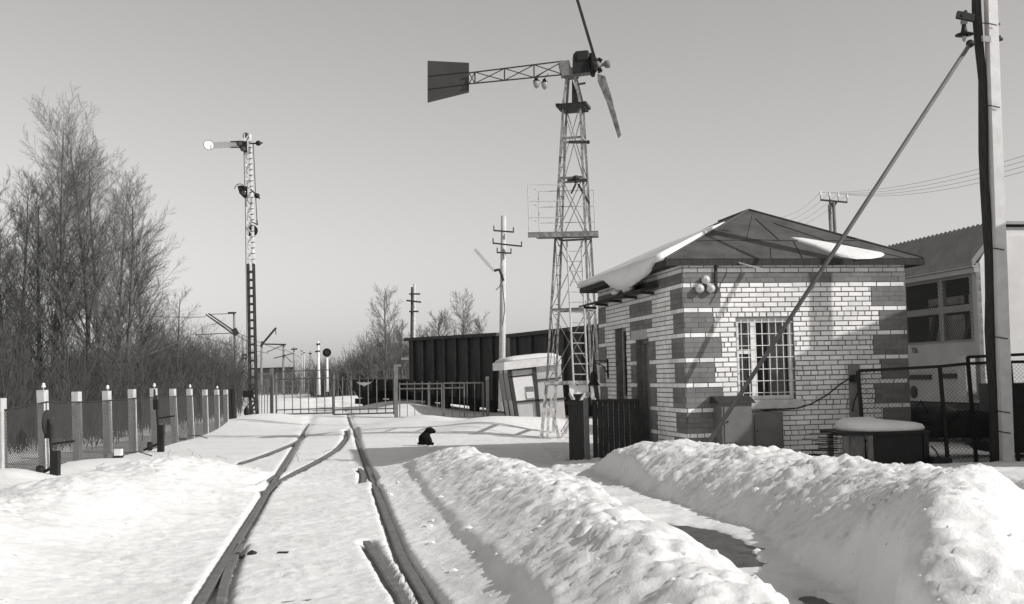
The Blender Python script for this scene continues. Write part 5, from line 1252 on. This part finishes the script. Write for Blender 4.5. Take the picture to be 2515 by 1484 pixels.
def hf1(x, y, rg):
    k = min(1, max(0, (-10 - x) / 14)); return (rg.uniform(1.4, 3.2) + 3.4 * k * rg.random()) * (.75 + .3 * math.sin(x * .9 + 1.3 * math.sin(y * .5)))
thicket('brushwood', 'dense dark leafless brushwood behind the netting fence', 4200, pl1, hf1, BARKD, .014, 21, 9)
def pl2(rg): y = rg.uniform(58, 75); return (P(rg.uniform(360, 590), 940, y).x, y)
thicket('brushwood', 'lighter leafless brushwood near the foot of the semaphore', 900, pl2, lambda x, y, rg: rg.uniform(2.5, 6.0) * (.55 + .45 * min(1, max(0, (-12.5 - x) / 9))), BARKD, .016, 22, 10)
def pl3(rg): y = rg.uniform(120, 150); return (P(rg.uniform(765, 1020), 940, y).x, y)
thicket('far_wood', 'hazy leafless wood far behind the gate', 1300, pl3, lambda x, y, rg: rg.uniform(3.2, 7.5) * (.75 + .25 * math.sin(x * .35)), BARKF, .04, 23, 9)
def pl4(rg): y = rg.uniform(150, 210); return (P(rg.uniform(560, 800), 940, y).x, y)
thicket('far_wood', 'low line of bushes far down the railway', 1000, pl4, lambda x, y, rg: rg.uniform(2.5, 6) * (.7 + .3 * math.sin(x * .21)), BARKF, .05, 24, 8)

# ------------------------------------------------------------------ sitting dog
dg_ = G(1048, 1095, .0); dz = gz(dg_.x, dg_.y)
me = bpy.data.meshes.new('dog'); S_ = .38
J = {'rump': (-.2, 0, .3, .36), 'back': (-.18, 0, .5, .33), 'should': (-.06, 0, .68, .26), 'neck': (.06, 0, .86, .175), 'head': (.18, 0, 1.0, .235), 'brow': (.3, 0, .99, .2), 'muz': (.5, 0, .88, .115), 'nose': (.6, 0, .85, .08),
     'belly': (.0, 0, .34, .3), 'lknee': (.1, -.17, .3, .13), 'lhock': (.05, -.2, .1, .09), 'lpaw': (.25, -.2, .06, .065), 'rknee': (.1, .17, .3, .13), 'rhock': (.05, .2, .1, .09), 'rpaw': (.25, .2, .06, .065),
     'fl0': (.06, -.13, .5, .17), 'fl1': (.2, -.15, .28, .14), 'fl2': (.34, -.13, .12, .1), 'fl3': (.52, -.13, .09, .1), 'fr0': (.06, .13, .5, .17), 'fr1': (.2, .15, .28, .14), 'fr2': (.3, .13, .1, .075), 'fr3': (.4, .13, .07, .07),
     'tail1': (-.48, .02, .12, .08), 'tail2': (-.62, .05, .16, .05), 'el': (.1, -.2, 1.08, .07), 'er': (.1, .2, 1.08, .07), 'eld': (.1, -.25, .94, .06), 'erd': (.1, .25, .94, .06)}
ED = [('rump', 'back'), ('back', 'should'), ('should', 'neck'), ('neck', 'head'), ('head', 'brow'), ('brow', 'muz'), ('muz', 'nose'), ('rump', 'belly'), ('rump', 'lknee'), ('lknee', 'lhock'), ('lhock', 'lpaw'), ('rump', 'rknee'), ('rknee', 'rhock'), ('rhock', 'rpaw'),
      ('should', 'fl0'), ('fl0', 'fl1'), ('fl1', 'fl2'), ('fl2', 'fl3'), ('should', 'fr0'), ('fr0', 'fr1'), ('fr1', 'fr2'), ('fr2', 'fr3'), ('rump', 'tail1'), ('tail1', 'tail2'), ('head', 'el'), ('el', 'eld'), ('head', 'er'), ('er', 'erd')]
FAT = {}
ks = list(J); me.from_pydata([Vector(J[k][:3]) * S_ for k in ks], [(ks.index(a), ks.index(c)) for a, c in ED], [])
dog = link('dog', me, None, label='black shaggy dog sitting upright on the snow, facing right', category='dog')
dog.location = (dg_.x, dg_.y, dz + .005); dog.rotation_euler = (0, 0, -.12)
sk = dog.modifiers.new('skin', 'SKIN'); sk.use_smooth_shade = True
for i, k in enumerate(ks): r_ = J[k][3] * S_; me.skin_vertices[0].data[i].radius = (r_ * FAT.get(k, 1.1), r_ * FAT.get(k, 1.1))
me.skin_vertices[0].data[ks.index('rump')].use_root = True
ss = dog.modifiers.new('sub', 'SUBSURF'); ss.levels = 2; ss.render_levels = 2
tx_ = bpy.data.textures.new('fur', 'CLOUDS'); tx_.noise_scale = .03
dm = dog.modifiers.new('fur', 'DISPLACE'); dm.texture = tx_; dm.strength = .02; dm.mid_level = .5
FUR = mat('black_fur', .012, .95, .5, 30, .6, 120, spec=.1)
dgp = bpy.context.evaluated_depsgraph_get(); dme = bpy.data.meshes.new_from_object(dog.evaluated_get(dgp)); dog.modifiers.clear(); dog.data = dme; dme.materials.clear(); dme.materials.append(FUR)
dme.polygons.foreach_set('use_smooth', [True] * len(dme.polygons))

# a few bare grass stalks and litter on the snow
b = MB()
for i in range(14):
    x_ = rng.uniform(-9, -4); y_ = rng.uniform(18, 26); z_ = gz(x_, y_)
    b.tube([(x_, y_, z_ - .05), (x_ + rng.gauss(0, .04), y_, z_ + .1), (x_ + rng.gauss(0, .1), y_, z_ + .16)], .004, 3)
b.build('dry_stalks', BARK, None, kind='stuff', label='dry grass stalks poking through the snow by the fence', category='grass')
